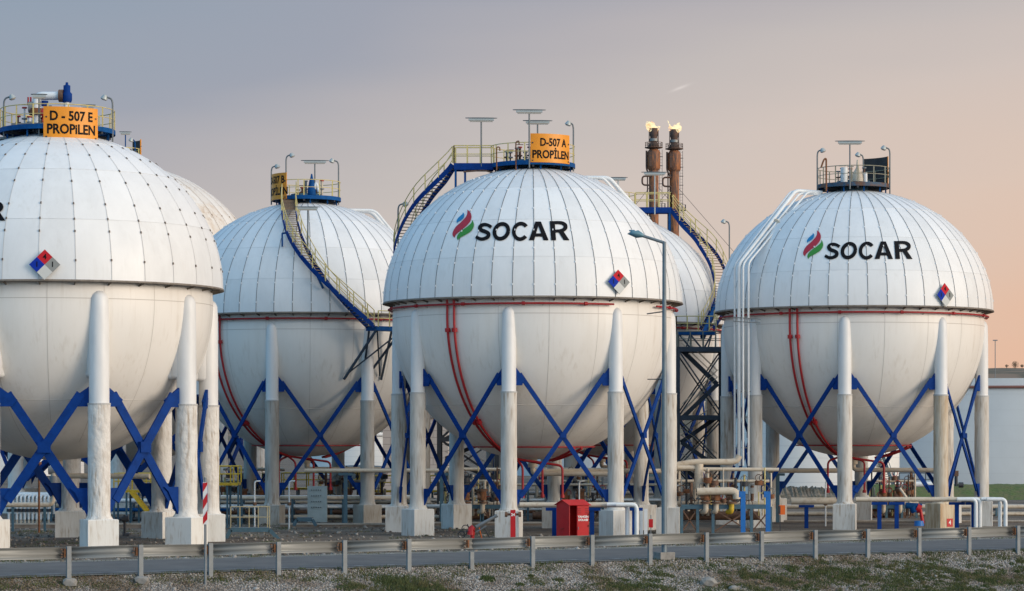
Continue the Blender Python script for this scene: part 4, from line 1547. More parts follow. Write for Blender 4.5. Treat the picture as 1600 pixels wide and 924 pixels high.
# ------------------------------------------------------------------ stair towers
def stair_tower(label, x0, x1, y0, y1, z0, levels, m=TOWER):
    t = thing('stair_tower', label, 'stair tower', ((x0 + x1) / 2, (y0 + y1) / 2, z0))
    for x in (x0, x1):
        for y in (y0, y1):
            mb = MB()
            mb.box((x, y, (z0 + levels[-1]) / 2), (.30, .30, levels[-1] - z0), m)
            mb.build('leg', t)
    zs = [z0 + .1] + levels
    for i in range(1, len(zs)):
        mb = MB()
        z = zs[i]
        for y in (y0, y1): mb.bar((x0, y, z), (x1, y, z), .2, .34, m)
        for x in (x0, x1): mb.bar((x, y0, z), (x, y1, z), .2, .34, m)
        mb.box(((x0 + x1) / 2, (y0 + y1) / 2, z + .15), (x1 - x0 - .1, y1 - y0 - .1, .05), DARKST)
        lv = mb.build('deck', t)
        if i == len(zs) - 1:
            rl = MB(); railing(rl, [(x0, y0, z + .17), (x1, y0, z + .17), (x1, y1, z + .17), (x0, y1, z + .17)], mat('olive_rail', (.16, .17, .15), .6), 1.1, .9, closed=True); rl.build('railing', lv)
        za = zs[i - 1]
        for (xa, ya, xb, yb) in ((x0, y0, x1, y0), (x0, y1, x1, y1), (x0, y0, x0, y1), (x1, y0, x1, y1)):
            b = MB()
            b.bar((xa, ya, za), (xb, yb, z), .10, .10, m); b.bar((xb, yb, za), (xa, ya, z), .10, .10, m)
            b.build('cross_brace', t)
        # stair flight inside
        s = 1 if i % 2 else -1
        xm = (x0 + x1) / 2; hw = (x1 - x0) / 2 - .4
        yy = (y0 + y1) / 2 - .4 * s
        zm = (za + z) / 2
        for (xs, xe, zs_, ze, yq) in ((xm - hw * s, xm + hw * s, za, zm, yy - .3), (xm + hw * s, xm - hw * s, zm, z, yy + .5)):
            f = MB()
            for dy in (-.4, .4): f.bar((xs, yq + dy, zs_), (xe, yq + dy, ze), .06, .28, m)
            n = max(3, int(abs(ze - zs_) / .21))
            for k in range(n):
                u = (k + .5) / n
                f.box((xs + (xe - xs) * u, yq, zs_ + (ze - zs_) * u), (.26, .78, .03), TREAD)
            for dy in (-.4, .4):
                f.bar((xs, yq + dy, zs_ + 1), (xe, yq + dy, ze + 1), .04, .04, BEIGEP)
                f.bar((xs, yq + dy, zs_ + .5), (xe, yq + dy, ze + .5), .03, .03, BEIGEP)
            f.build('stair_flight', t)
    return t


stair_tower('dark lattice stair tower rising between the central tank and the rightmost tank', PX(1059, 191.5), PX(1132, 191.5), 191.5, 195.0, .3, [4.2, 7.75, 12.65])
stair_tower('dark stair tower seen low behind the left columns of the central tank', PX(686, 192), PX(776, 192), 192, 195.5, .3, [3.4, 6.2, 9.8, 13.2], DARKST)


# ------------------------------------------------------------------ yard equipment
def solo_mesh(fn, name, label, cat, group=None):
    mb = MB(); fn(mb)
    return mb.solo(name, label, cat, group)


# pale horizontal pipes on blue T supports in front of tanks A and D
def yard_pipe(label, Yp, px0, px1, pyp, r, posts, m=BEIGEP, ends=(), pm=BLUE, group='pale pipes on blue supports'):
    z = PZ(pyp, Yp)
    t = thing('pipe_line', label, 'pipe', (PX((px0 + px1) / 2, Yp), Yp, gz(PX(px0, Yp), Yp)), group)
    mb = MB()
    mb.tube([(PX(px0, Yp), Yp, z), (PX(px1, Yp), Yp, z)], r, m, 10)
    mb.build('pipe', t)
    for p in posts:
        x = PX(p, Yp)
        mb = MB()
        g = gz(x, Yp) - .2
        mb.box((x, Yp, (g + z - r - .2) / 2), (.26, .16, z - r - .2 - g), pm)
        mb.box((x, Yp, z - r - .11), (1.0, .24, .18), pm)
        mb.build('support', t)
    for pe, dy in ends:
        mb = MB()
        x = PX(pe, Yp)
        g = gz(x, Yp) - .2
        mb.tube(bend([(x - 1.2, Yp - .3 - dy, z + .02), (x, Yp - .3 - dy, z + .02), (x, Yp - .3 - dy, g)], .3), .13, WHITEP, 10)
        mb.build('pipe_elbow', t)
    return t


yard_pipe('pale pipe on blue posts running in front of the central tank', 157.5, 812, 994, 789, .15, (866, 930 - 5, 973 + 18), ends=((980, 0), (994, .35)))
yard_pipe('pale pipe on blue posts running in front of the rightmost tank', 171.5, 1337, 1532, 780.5, .15, (1374, 1401, 1495, 1521), ends=((1530, 0), (1522, .35), (1561, 0), (1568, .4)))
yard_pipe('longer pale pipe crossing behind the columns of the central tank', 176, 833, 1060, 736.5, .17, (1010, ), BEIGEP, pm=TEAL)
yard_pipe('pale pipe crossing below the tank with the curved stair', 186, 476, 700, 735.5, .14, (540, 690), BEIGEP, pm=TEAL)
yard_pipe('pale pipe passing left of the rightmost tank', 190, 1200, 1320, 735.5, .17, (1215, ), BEIGEP, pm=TEAL)
yard_pipe('short fat pale pipe low beside the mound', 178, 1236, 1308, 783, .24, (1260, ), BEIGEP)


def pipe_rack(label, Yp, px0, px1, rows, step=60, seed=0, mpost=TEAL, dy=2.0):
    rn = random.Random(seed)
    x0, x1 = PX(px0, Yp), PX(px1, Yp)
    g = .3
    t = thing('pipe_rack', label, 'pipe rack', ((x0 + x1) / 2, Yp, g))
    ztop = max(PZ(r[0], Yp) for r in rows)
    n = max(2, int((px1 - px0) / step))
    for i in range(n + 1):
        x = x0 + (x1 - x0) * i / n
        mb = MB()
        for d in (0, dy): mb.box((x, Yp + d, (g + ztop) / 2 - .1), (.16, .16, ztop - g), mpost)
        for r in rows: mb.bar((x, Yp, PZ(r[0], Yp) - .22), (x, Yp + dy, PZ(r[0], Yp) - .22), .12, .14, mpost)
        mb.build('frame', t)
    for (py, cnt, rad, mats) in rows:
        for k in range(cnt):
            mb = MB()
            y = Yp + .15 + (dy - .3) * (k / max(1, cnt - 1))
            z = PZ(py, Yp) + rn.uniform(-.02, .02)
            rr_ = rad * rn.uniform(.7, 1.2)
            mm = rn.choice(mats)
            mb.tube([(x0 - rn.uniform(0, 2), y, z), (x1 + rn.uniform(0, 2), y, z)], rr_, mm, 8)
            mb.build('pipe', t)
    return t


pipe_rack('pipe rack of grey and brown pipes low behind the left tank columns', 196, 335, 700, [(800, 3, .12, [BROWNP, BEIGEP, STEELP]), (785, 3, .10, [BEIGEP, STEELP, WHITEP]), (818, 2, .14, [BEIGEP, STEELP])], 55, 1)
pipe_rack('pale pipe rack nearest behind the left tank columns', 187, 338, 655, [(778, 2, .13, [WHITEP, BEIGEP]), (792, 3, .11, [BEIGEP, BROWNP, WHITEP]), (808, 2, .13, [STEELP, BEIGEP])], 38, 21, dy=1.4)
pipe_rack('pale pipe rack close behind the columns of the central tank', 193, 690, 1050, [(782, 2, .13, [WHITEP, BEIGEP]), (796, 3, .10, [BEIGEP, BROWNP, WHITEP]), (758, 2, .08, [BEIGEP, STEELP])], 42, 22, dy=1.4)
pipe_rack('grey pipe rack between the columns of the leftmost tank', 192, 80, 330, [(783, 2, .13, [WHITEP, BEIGEP]), (797, 3, .12, [BLUE2, BROWNP, WHITEP]), (812, 2, .12, [STEELP, DARKST])], 40, 23, dy=1.4)
pipe_rack('pipe rack passing behind the central tank', 205, 700, 1060, [(800, 3, .12, [BROWNP, BEIGEP]), (772, 3, .12, [BEIGEP, STEELP, WHITEP]), (815, 2, .12, [STEELP, BEIGEP])], 60, 2)
pipe_rack('low bundle of grey pipes crossing the right of the yard', 205, 1225, 1640, [(792, 3, .15, [STEELP, BEIGEP, STEELP]), (803, 3, .14, [STEELP, BROWNP, BEIGEP]), (812, 2, .10, [DARKST, STEELP])], 70, 3)
pipe_rack('pipe rack far behind the leftmost tank', 215, -60, 330, [(772, 3, .14, [STEELP, BEIGEP, WHITEP]), (790, 3, .14, [BEIGEP, STEELP]), (806, 2, .14, [STEELP])], 60, 4)


for i, (px_, Y_, lab) in enumerate(((398, 172, 'thin white upright pipe left of the pale riveted panel'), (452, 176, 'thin white upright pipe just left of the red drop pipes'), (905, 170, 'thin pale upright pipe behind the red hose cabinet'), (1290, 182, 'thin pale upright pipe left of the front column of the rightmost tank'))):
    mb = MB()
    mb.tube(bend([P(px_, 836, Y_), P(px_, 752, Y_), P(px_ + 9, 752, Y_)], .2), .05, WHITEP, 6)
    mb.tube([P(px_, 790, Y_), P(px_, 785, Y_)], .13, BROWNP, 8)
    mb.solo('upright_pipe', lab, 'pipe')
# yellow walkway platforms
def yellow_platform(label, Yp, px0, px1, pydeck, n=5, depth=2.0, stair=None):
    x0, x1 = PX(px0, Yp), PX(px1, Yp)
    z = PZ(pydeck, Yp)
    t = thing('access_platform', label, 'platform', ((x0 + x1) / 2, Yp, .3), 'yellow railed access platforms')
    mb = MB()
    mb.box(((x0 + x1) / 2, Yp + depth / 2, z), (x1 - x0, depth, .16), YELD)
    for i in range(n):
        x = x0 + (x1 - x0) * i / (n - 1)
        for y in (Yp + .1, Yp + depth - .1): mb.box((x, y, (z + .3) / 2), (.12, .12, z - .3), TEAL)
    mb.build('deck', t)
    for y in (Yp, Yp + depth):
        mb = MB(); railing(mb, [(x0, y, z + .1), (x1, y, z + .1)], YELD, 1.1, .95, .04, postr=.05); mb.build('railing', t)
    if stair:
        mb = MB()
        xs = PX(stair, Yp)
        for y in (Yp - .3, Yp - 1.1):
            mb.bar((xs, y, z), (xs + (z - .3) * .8, y, .35), .06, .25, YELD)
            mb.bar((xs, y, z + 1), (xs + (z - .3) * .8, y, 1.35), .05, .05, YELD)
        for k in range(9):
            u = (k + .5) / 9
            mb.box((xs + (z - .3) * .8 * u, Yp - .7, z + (.35 - z) * u), (.25, .75, .04), YELD)
        mb.build('stair_flight', t)
    return t


yellow_platform('yellow railed platform beside the marker board', 178, 338, 372, 757, 3)
yellow_platform('long yellow railed platform under the tank with the curved stair', 204, 440, 560, 764, 6)
yellow_platform('yellow railed platform with two decks right of the curved stair tank column', 207, 575, 700, 768, 6)
yellow_platform('yellow railed platform with a stair seen between the leftmost tank columns', 180, 178, 236, 768, 4, stair=208)

# white U pipes manifold, far left
t = thing('pipe_manifold', 'row of white hooped pipes with brown valves at the far left', 'pipe manifold', (PX(40, 185), 185, .3))
for i in range(11):
    x = PX(14 + i * 6.2, 185)
    mb = MB()
    z1 = PZ(775 + (i % 2), 185)
    mb.tube(bend([(x, 185, PZ(812, 185)), (x, 185, z1), (x + .12, 186.4, z1), (x + .12, 186.4, 1.0)], .25), .085, WHITEP, 8)
    mb.tube([(x, 185, PZ(800, 185)), (x, 185, PZ(795, 185))], .17, DARKST, 8)
    mb.tube([(x, 185, PZ(833, 185)), (x, 185, PZ(812, 185))], .07, BEIGEP, 8)
    mb.build('hooped_pipe', t)
mb = MB()
mb.tube([(PX(-20, 185), 185, PZ(834, 185)), (PX(95, 185), 185, PZ(834, 185))], .16, STEELP, 10)
mb.tube([(PX(-20, 185), 186.4, PZ(775, 185)), (PX(80, 185), 186.4, PZ(775, 185))], .22, WHITEP, 10)
mb.build('header_pipe', t)
yb = 172.
mb = MB()
mb.tube(bend([P(-30, 789, yb), P(83, 789, yb), P(84, 765, yb)], .4), .16, BEIGEP, 10)
mb.tube([P(84.5, 772, yb), P(84.5, 758, yb)], .26, BEIGEP, 12)
mb.tube([P(84.5, 774, yb), P(84.5, 771, yb)], .34, RUST, 12)
mb.tube([P(84.5, 757, yb), P(84.5, 744, yb)], .3, STEELP, 12)
mb.tube([P(76, 735, yb), P(96, 735, yb)], .28, STEELP, 12)
mb.tube([P(84.5, 745, yb), P(84.5, 730, yb)], .22, BEIGEP, 12)
for xx in (20, 70): mb.box((PX(xx, yb), yb, 1.0), (.15, .15, 1.8), TEAL)
mb.solo('valve_pipe', 'beige pipe with a flanged valve under the leftmost tank', 'pipe')
mb = MB(); mb.tube([P(61, 838, 170), P(61, 720, 170)], .07, RUST, 8); mb.tube([P(61, 726, 170), P(61, 722, 170)], .16, RUST, 8); mb.tube([P(61, 838, 170), P(61, 833, 170)], .2, DARKST, 8)
mb.solo('thin_pipe', 'thin rusty upright pipe under the leftmost tank', 'pipe')

# process skid between A and D
def skid(label, Yp, px0, px1, seed, full=True):
    rn = random.Random(seed)
    x0, x1 = PX(px0, Yp), PX(px1, Yp)
    t = thing('pipe_manifold', label, 'pipe manifold', ((x0 + x1) / 2, Yp, .3))
    K = F / Yp
    fr = MB()
    for pyy in (792,):
        fr.bar(P(px0 + 15, pyy, Yp), P(px1 - 8, pyy, Yp), .2, .28, TEAL)
    for pxx in (px0 + 15, px0 + 40, px0 + 64, px1 - 38, px1 - 8):
        fr.box((PX(pxx, Yp), Yp, (PZ(792, Yp) + .2) / 2), (.18, .18, PZ(792, Yp) - .2), TEAL)
    for a, b_ in ((px0 + 15, px0 + 40), (px0 + 64, px1 - 38), (px1 - 38, px1 - 8)):
        fr.bar(P(a, 795, Yp), P(b_, 832, Yp), .08, .08, BROWNP); fr.bar(P(b_, 795, Yp), P(a, 832, Yp), .08, .08, BROWNP)
    fr.build('frame', t)
    hp = MB()
    hp.tube([P(px0 - 4, 806, Yp + 1), P(px1 - 25, 806, Yp + 1)], .28, BROWNP, 10)
    hp.tube([P(px0 - 4, 787, Yp + 2), P(px1 - 5, 787, Yp + 2)], .16, BEIGEP, 10)
    hp.tube([P(px0 - 4, 752, Yp + 2.6), P(px1 - 10, 752, Yp + 2.6)], .10, BEIGEP, 8)
    hp.tube([P(px0 + 4, 733, Yp + 2.6), P(px1 + 5, 734, Yp + 2.6)], .12, BEIGEP, 8)
    hp.build('header_pipe', t)
    NR = 24
    for i in range(NR):
        x = px0 + 3 + (px1 - px0 - 12) * i / (NR - 1) + rn.uniform(-2, 2)
        mb = MB()
        y = Yp + rn.choice([.6, 1.3, 2.1, 2.7])
        h1 = rn.uniform(728, 778)
        m = rn.choice([BEIGEP, BEIGEP, BROWNP, STEELP, DARKST, YEL])
        mb.tube([P(x, 806, y), P(x, h1, y)], rn.uniform(.035, .11), m, 8)
        if rn.random() < .5:
            hh_ = rn.uniform(h1 + 2, 792); mb.tube([P(x, hh_, y), P(x + rn.uniform(-16, 16), hh_, y)], rn.uniform(.03, .08), m, 6)
        mb.build('riser', t)
        v = MB()
        hv = rn.uniform(742, 800)
        vs_ = rn.uniform(.4, 1.1)
        v.tube([P(x, hv + 4 * vs_, y), P(x, hv - 4 * vs_, y)], .27 * vs_, rn.choice([BROWNP, RUST, DARKST]), 8)
        v.tube([P(x - 5 * vs_, hv, y), P(x + 5 * vs_, hv, y)], .17 * vs_, rn.choice([BROWNP, RUST]), 8)
        ring = [Vector(P(x, hv - 8, y)) + Vector((.22 * math.cos(2 * PI * k / 10), -.1, .22 * math.sin(2 * PI * k / 10))) for k in range(10)]
        v.tube(ring, .025, rn.choice([BROWNP, DARKST, STEELP, RED]), 4, closed=True)
        v.build('valve', t)
    for i, pxx in enumerate((1103, 1119, 1143) if full else ((px0 + px1) / 2 - 12, (px0 + px1) / 2 + 14)):
        mb = MB()
        mb.tube(bend([P(pxx - 6, 800, Yp + .2), P(pxx, 800, Yp - .2), P(pxx, 786, Yp - .2)], .2), .17, YELD if i == 2 else BEIGEP, 10)
        mb.tube([P(pxx, 787, Yp - .2), P(pxx, 784, Yp - .2)], .34, BROWNP, 12)
        mb.tube([P(pxx, 782, Yp - .2), P(pxx, 768, Yp - .2)], .27, RUST, 12)
        mb.tube([P(pxx - 8, 776, Yp - .2), P(pxx + 4, 776, Yp - .2)], .24, BROWNP, 12)
        mb.tube([P(pxx, 768, Yp - .2), P(pxx, 764, Yp - .2)], .36, BROWNP, 12)
        mb.build('control_valve', t)
    if not full: return t
    bp_ = MB()
    bp_.tube(bend([P(1089, 768.5, Yp - .5), P(1150, 767, Yp - .5), P(1151, 780, Yp - .5)], .5), .24, BEIGEP, 12)
    bp_.build('overhead_pipe', t)
    bp2 = MB()
    bp2.tube(bend([P(1056, 727, Yp + 3), P(1085, 722, Yp + 3), P(1150, 722, Yp + 3), P(1155.5, 712, Yp + 3)], .5), .2, BEIGEP, 12)
    bp2.tube([P(1092, 764, Yp + 1), P(1092, 725, Yp + 1)], .28, BEIGEP, 12)
    bp2.tube([P(1058, 731, Yp + 1), P(1095, 731, Yp + 1)], .15, BEIGEP, 10)
    bp2.build('overhead_pipe', t)
    return t


skid('dense rusty cluster of valves and pipes between the central and rightmost tanks', 168, 1050, 1212, 8)


skid('cluster of rusty valves and pipes behind the left columns of the central tank', 186, 690, 790, 11, False)
skid('cluster of valves and pipes behind the red hose cabinet', 192, 836, 950, 12, False)
skid('cluster of valves and pipes below the curved stair tank', 198, 500, 610, 13, False)
skid('cluster of valves and pipes behind the crossover step', 200, 345, 440, 14, False)
skid('cluster of valves and pipes low under the rightmost tank', 200, 1345, 1440, 15, False)


def bund(label, Y, px0, px1, pyt, th=.3):
    x0, x1 = PX(px0, Y), PX(px1, Y)
    zt = PZ(pyt, Y)
    mb = MB(); mb.box(((x0 + x1) / 2, Y, zt / 2), (x1 - x0, th, zt), mat('bund_concrete', (.24, .20, .165), .9, col2=(.13, .10, .08), vscale=1.5, edges=(.4, .7)))
    mb.box(((x0 + x1) / 2, Y, zt + .05), (x1 - x0, th + .1, .1), PEDD)
    mb.solo('bund_wall', label, 'wall', 'low bund walls in the yard')


bund('low brown bund wall under the leftmost tank', 178, -80, 335, 820)
bund('low brown bund wall under the curved stair tank', 180, 438, 640, 820)
bund('low brown bund wall behind the central tank', 184, 660, 1045, 818)
bund('low brown bund wall under the rightmost tank', 190, 1225, 1660, 815)


def blue_post(px0, label):
    Yp = 160.
    mb = MB()
    z1 = PZ(768, Yp)
    mb.box((PX(px0, Yp), Yp, (z1 + .2) / 2), (.28, .2, z1 - .2), BLUE3)
    mb.box((PX(px0 - 3.5, Yp), Yp, z1 - .18), (.22, .24, .36), BLUE3)
    mb.solo('pipe_support', label, 'pipe support', 'bright blue pipe supports')


blue_post(1161, 'bright blue steel post standing in front of the rusty valves')
blue_post(1200, 'bright blue steel post nearest the orange box')
mb = MB(); p = P(1223, 807, 177.5)
mb.box(P(1222, 797, 171), (.38, .2, .6), ORANGE); mb.box(P(1217.5, 797, 171), (.14, .24, .5), DARKST); mb.box(P(1219, 822, 171.1), (.05, .05, 1.4), DARKST)
mb.solo('switch_box', 'small orange switch box on a pedestal beside the rusty valves', 'box')
# blue grey platforms near B and E
def low_frame(label, px0, px1, py0, py1, Yp, rail):
    t = thing('crossover_step', label, 'step', (PX((px0 + px1) / 2, Yp), Yp, .3), 'blue-grey crossover steps')
    mb = MB()
    a = px0 + (px1 - px0) * .08; b_ = px1 - (px1 - px0) * .18
    for y in (Yp, Yp + 1.1):
        mb.bar(P(a, py0, y), P(b_, py0, y), .08, .26, TEAL)
        mb.bar(P(a, py0, y), P(px0 - 2, py1, y), .08, .22, TEAL)
        mb.bar(P(b_, py0, y), P(px1, py1, y), .08, .22, TEAL)
    mb.box(((PX(a, Yp) + PX(b_, Yp)) / 2, Yp + .55, PZ(py0, Yp) + .1), (PX(b_, Yp) - PX(a, Yp), 1.1, .06), STEELP)
    mb.build('frame', t)
    if rail:
        mb = MB()
        railing(mb, [P(a, py0 - 2, Yp), P(b_, py0 - 2, Yp)], mat('pale_rail', (.45, .40, .24), .6, var=.25, vscale=4), PZ(rail, Yp) - PZ(py0, Yp), .55, .03, postr=.03)
        mb.build('railing', t)


low_frame('blue-grey crossover step with a pale yellow rail beside the leftmost tank', 354, 436, 828, 844, 160, 794)
low_frame('small blue-grey crossover step under the tank with the curved stair', 461, 494, 812, 822, 176, None)

# hydrant pillar, cabinet, monitor in front of tank A
Yh = 156.5
mb = MB()
hy = thing('fire_hydrant', 'red hydrant pillar with two side outlets before the central tank', 'hydrant', (PX(802, Yh), Yh, .3))
x = PX(801.5, Yh)
mb.box((x, Yh, (PZ(797, Yh) + .2) / 2), (.30, .26, PZ(797, Yh) - .2), REDB)
mb.build('pillar', hy)
mb = MB()
for sg in (-1, 1):
    mb.tube([(x + sg * .1, Yh, PZ(804, Yh)), (x + sg * .38, Yh, PZ(804, Yh))], .07, BROWNP, 8)
    mb.tube([(x + sg * .32, Yh, PZ(804, Yh)), (x + sg * .48, Yh, PZ(804, Yh))], .15, BROWNP, 10)
mb.build('outlet', hy)
mb = MB(); vs, fs = text_tris('24', .22, .01); mb.add([(x + a, Yh - .137, PZ(804.5, Yh) + b_) for a, b_ in vs], fs, TXTW, False); mb.build('lettering', hy)
# cabinet
Yc = 155.5
cb = thing('fire_hose_cabinet', 'bright red hose cabinet with a pitched roof, one door standing open', 'cabinet', (PX(894, Yc), Yc, .2))
Kc = F / Yc
# a box turned to show its left side: corner nearest at px 889
pL = Vector((PX(870, Yc + .6), Yc + .95)); pC = Vector((PX(890, Yc), Yc)); pR = Vector((PX(920, Yc), Yc + .35))
pB = pL + (pR - pC)
zb, zt = .15, PZ(788.5, Yc)
def V3(p, z): return Vector((p.x, p.y, z))
mb = MB()
th = .03
mb.plate([V3(pL, zb), V3(pC, zb), V3(pC, zt), V3(pL, zt)], th, REDB)
mb.plate([V3(pB, zb), V3(pL, zb), V3(pL, zt), V3(pB, zt)], th, REDB)
mb.plate([V3(pR, zb), V3(pB, zb), V3(pB, zt), V3(pR, zt)], th, REDB)
mb.plate([V3(pL, zb + .05), V3(pC, zb + .05), V3(pR, zb + .05), V3(pB, zb + .05)], th, REDB)
dF = (pR - pC)
mid = pC + dF * .30
# gable triangle on left side and roof
mL = (pL + pC) / 2; mR = (pR + pB) / 2
rz = zt + .26
mb.plate([V3(pL, zt), V3(pC, zt), V3(mL, rz - .03)], th, REDB)
mb.plate([V3(pB, zt), V3(pR, zt), V3(mR, rz - .03)], th, REDB)
for k in (.12, .3):
    mb.box((*(pC + dF * .15 + (pL - pC) * .6), zb + 1.0 * k * 3), (.5, .5, .03), REDD)
mb.build('body', cb)
mb = MB()
ov = (dF.normalized()) * .10
fo = (pC - pL).normalized() * .10
mb.plate([V3(mL - ov, rz), V3(mR + ov, rz), V3(pR + ov + fo, zt - .05), V3(pC - ov + fo, zt - .05)], .03, REDB)
mb.plate([V3(mR + ov, rz), V3(mL - ov, rz), V3(pL - ov - fo, zt - .05), V3(pB + ov - fo, zt - .05)], .03, REDB)
mb.build('roof', cb)
mb = MB()
fn = Vector((dF.y, -dF.x)).normalized() * .02
dA, dB = pC + dF * .40 + fn, pR + fn
mb.plate([V3(dA, zb + .02), V3(dB, zb + .02), V3(dB, zt - .04), V3(dA, zt - .04)], .025, REDB)
dr = mb.build('door', cb)
mb = MB()
eC = pC + dF * .38 + fn
mb.plate([V3(eC, zb + .02), V3(eC + Vector((.05, .35)), zb + .02), V3(eC + Vector((.05, .35)), zt - .05), V3(eC, zt - .05)], .02, REDB)
mb.build('door', cb)
mb = MB()
dn = dF.normalized()
dc = (dA + dB) / 2
for row in range(3):
    for sd_ in (-1, 1):
        p = dc + dn * (sd_ * .24)
        z = zt - .25 - row * .12
        mb.bar(V3(p - dn * .11 + fn, z), V3(p + dn * .11 + fn, z), .03, .035, REDD)
mb.build('louvre', dr)
mb = MB()
for body, z in (('YANGIN', PZ(807.9, Yc)), ('DOLABI', PZ(812.9, Yc))):
    vs, fs = text_tris(body, .17, .008)
    mb.add([V3(dc + dn * a + fn * 1.2, z + b_) for a, b_ in vs], fs, TXTW, False)
mb.build('lettering', dr)
mb = MB(); mb.bar(V3(dA + dn * .06 + fn, zb + .85), V3(dA + dn * .06 + fn, zb + 1.0), .04, .05, STEELP); mb.build('handle', dr)

mb = MB()
for zz in (.35, 1.0, 1.65): mb.bar(V3(dB - dn * .03 + fn, zb + zz), V3(dB - dn * .03 + fn, zb + zz + .12), .05, .05, REDD)
mb.build('hinge', dr)

# fire monitor: gun on a stand
Ym = 158.
fm = thing('fire_monitor', 'red fire monitor with a long grey nozzle pointing up right', 'fire monitor', (PX(748, Ym), Ym, .3))
mb = MB(); mb.tube([P(744, 824, Ym), P(776, 806, Ym)], [.11, .085], STEELP, 10); mb.tube([P(774, 807.1, Ym), P(777, 805.4, Ym)], .11, STEELP, 10)
mb.tube([P(744, 832, Ym), P(760, 822, Ym)], .05, STEELP, 8); mb.build('nozzle', fm)
mb = MB(); mb.tube([P(736, 836, Ym), P(737, 826, Ym), P(740, 823, Ym)], [.24, .2, .15], REDB, 10); mb.tube([P(733, 830, Ym), P(741, 827, Ym)], .19, REDB, 10); mb.tube([P(738, 842, Ym), P(738, 830, Ym)], .12, REDB, 8); mb.build('swivel', fm)
mb = MB()
for (a, b_) in ((724, 832), (727, 826), (721, 836)):
    mb.tube([Vector(P(a, b_, Ym)) + Vector((.2 * math.cos(2 * PI * k / 12), .05, .2 * math.sin(2 * PI * k / 12))) for k in range(12)], .025, DARKST, 4, closed=True)
mb.tube([P(724, 832, Ym), P(735, 830, Ym)], .03, DARKST, 6); mb.tube([P(730, 819, Ym), P(734, 827, Ym)], .025, DARKST, 6)
mb.build('handwheel', fm)
mb = MB(); mb.tube([P(748, 822, Ym), P(753, 842, Ym)], .035, ORANGE, 6); mb.tube([P(757, 826, Ym), P(766, 842, Ym)], .03, DARKST, 6); mb.build('stand', fm)
# second monitor by tank D
Ym = 172.
fm = thing('fire_monitor', 'blue and red fire monitor with a pale nozzle under the rightmost tank', 'fire monitor', (PX(1425, Ym), Ym, .3))
mb = MB(); mb.tube([P(1424, 789, Ym + 2), P(1406, 763, Ym + 2)], [.1, .08], BEIGEP, 8); mb.build('nozzle', fm)
mb = MB(); mb.tube([P(1415, 790, Ym), P(1440, 792, Ym)], .2, BLUE2, 8); mb.tube([P(1432, 793, Ym), P(1438, 796, Ym)], .3, REDB, 10); mb.tube([P(1426, 792, Ym), P(1430, 800, Ym)], .25, BLUE2, 8)
mb.tube([P(1438, 796, Ym), P(1442, 818, Ym)], .11, REDB, 8); mb.build('swivel', fm)
mb = MB(); mb.tube([P(1436, 822, Ym), P(1436, 814, Ym)], [.33, .30], BLUE3, 12); mb.build('stand', fm)
# fire point plate on rusty pedestal
colR = TD.col[0][1]
azR = TD.col[0][0]
nrm = Vector((math.sin(azR - 0), -math.cos(azR), 0)); ex = Vector((math.cos(azR), math.sin(azR), 0))
# the face of the pedestal looking towards the camera's right
fc = colR + nrm * .74
mb = MB()
c = fc + ex * .1 + Vector((0, 0, PZ(818, 175)))
nz_ = Vector((0, 0, 1))
mb.plate([c - ex * .26 - nz_ * .27, c + ex * .26 - nz_ * .27, c + ex * .26 + nz_ * .27, c - ex * .26 + nz_ * .27], .03, REDB)
pl = mb.build('fire_point_sign', TD.root, 'small red square sign with a white figure on the rusty pedestal')
mb = MB()
vs, fs = text_tris('4', .38, .012)
mb.add([c + nrm * .02 + ex * a + nz_ * b_ for a, b_ in vs], fs, TXTW, False); mb.build('lettering', pl)
# small red signs by the A right pedestals
mb = MB(); mb.box(P(1017, 818, 160), (.25, .06, .5), REDB); mb.box(P(1017, 826, 160.05), (.05, .05, 1.6), STEELP)
mb.solo('extinguisher_sign', 'small red plate on a post left of the street lamp', 'sign')
mb = MB(); Yq = 164; mb.tube([P(197, 846, Yq), P(197, 838, Yq)], .16, REDB, 10); mb.tube([P(195, 838, Yq), P(195, 805, Yq)], .09, DARKST, 8); mb.tube([P(191, 812, Yq), P(201, 810, Yq)], .2, DARKST, 8)
mb.tube([P(192, 838, Yq), P(202, 838, Yq)], .2, DARKST, 8)
mb.solo('hydrant', 'dark valve with a red foot between the two front left pedestals', 'hydrant')
# white cabinets, panel with rivets
mb = MB(); mb.box(P(496, 788, 186), (1.35, .5, 2.5), mat('panel_greyblue', (.30, .38, .40), .5, var=.2)); 
for i in range(5):
    for j in range(4): mb.box(P(487 + i * 3.5, 766 + j * 9, 185.7), (.06, .04, .06), DARKST)
mb.solo('equipment_panel', 'pale blue-grey riveted panel under the curved stair tank', 'panel')
for i, (px_, lab) in enumerate(((1009, 'white upright duct left of the fat street lamp pole'), (1002, 'leftmost narrow white upright duct beside the street lamp'))):
    mb = MB(); mb.box((PX(px_, 161 + i * .4), 161 + i * .4, 1.1), (.2, .2, 1.9), WHITEP); mb.solo('upright_duct', lab, 'duct', 'white upright ducts')


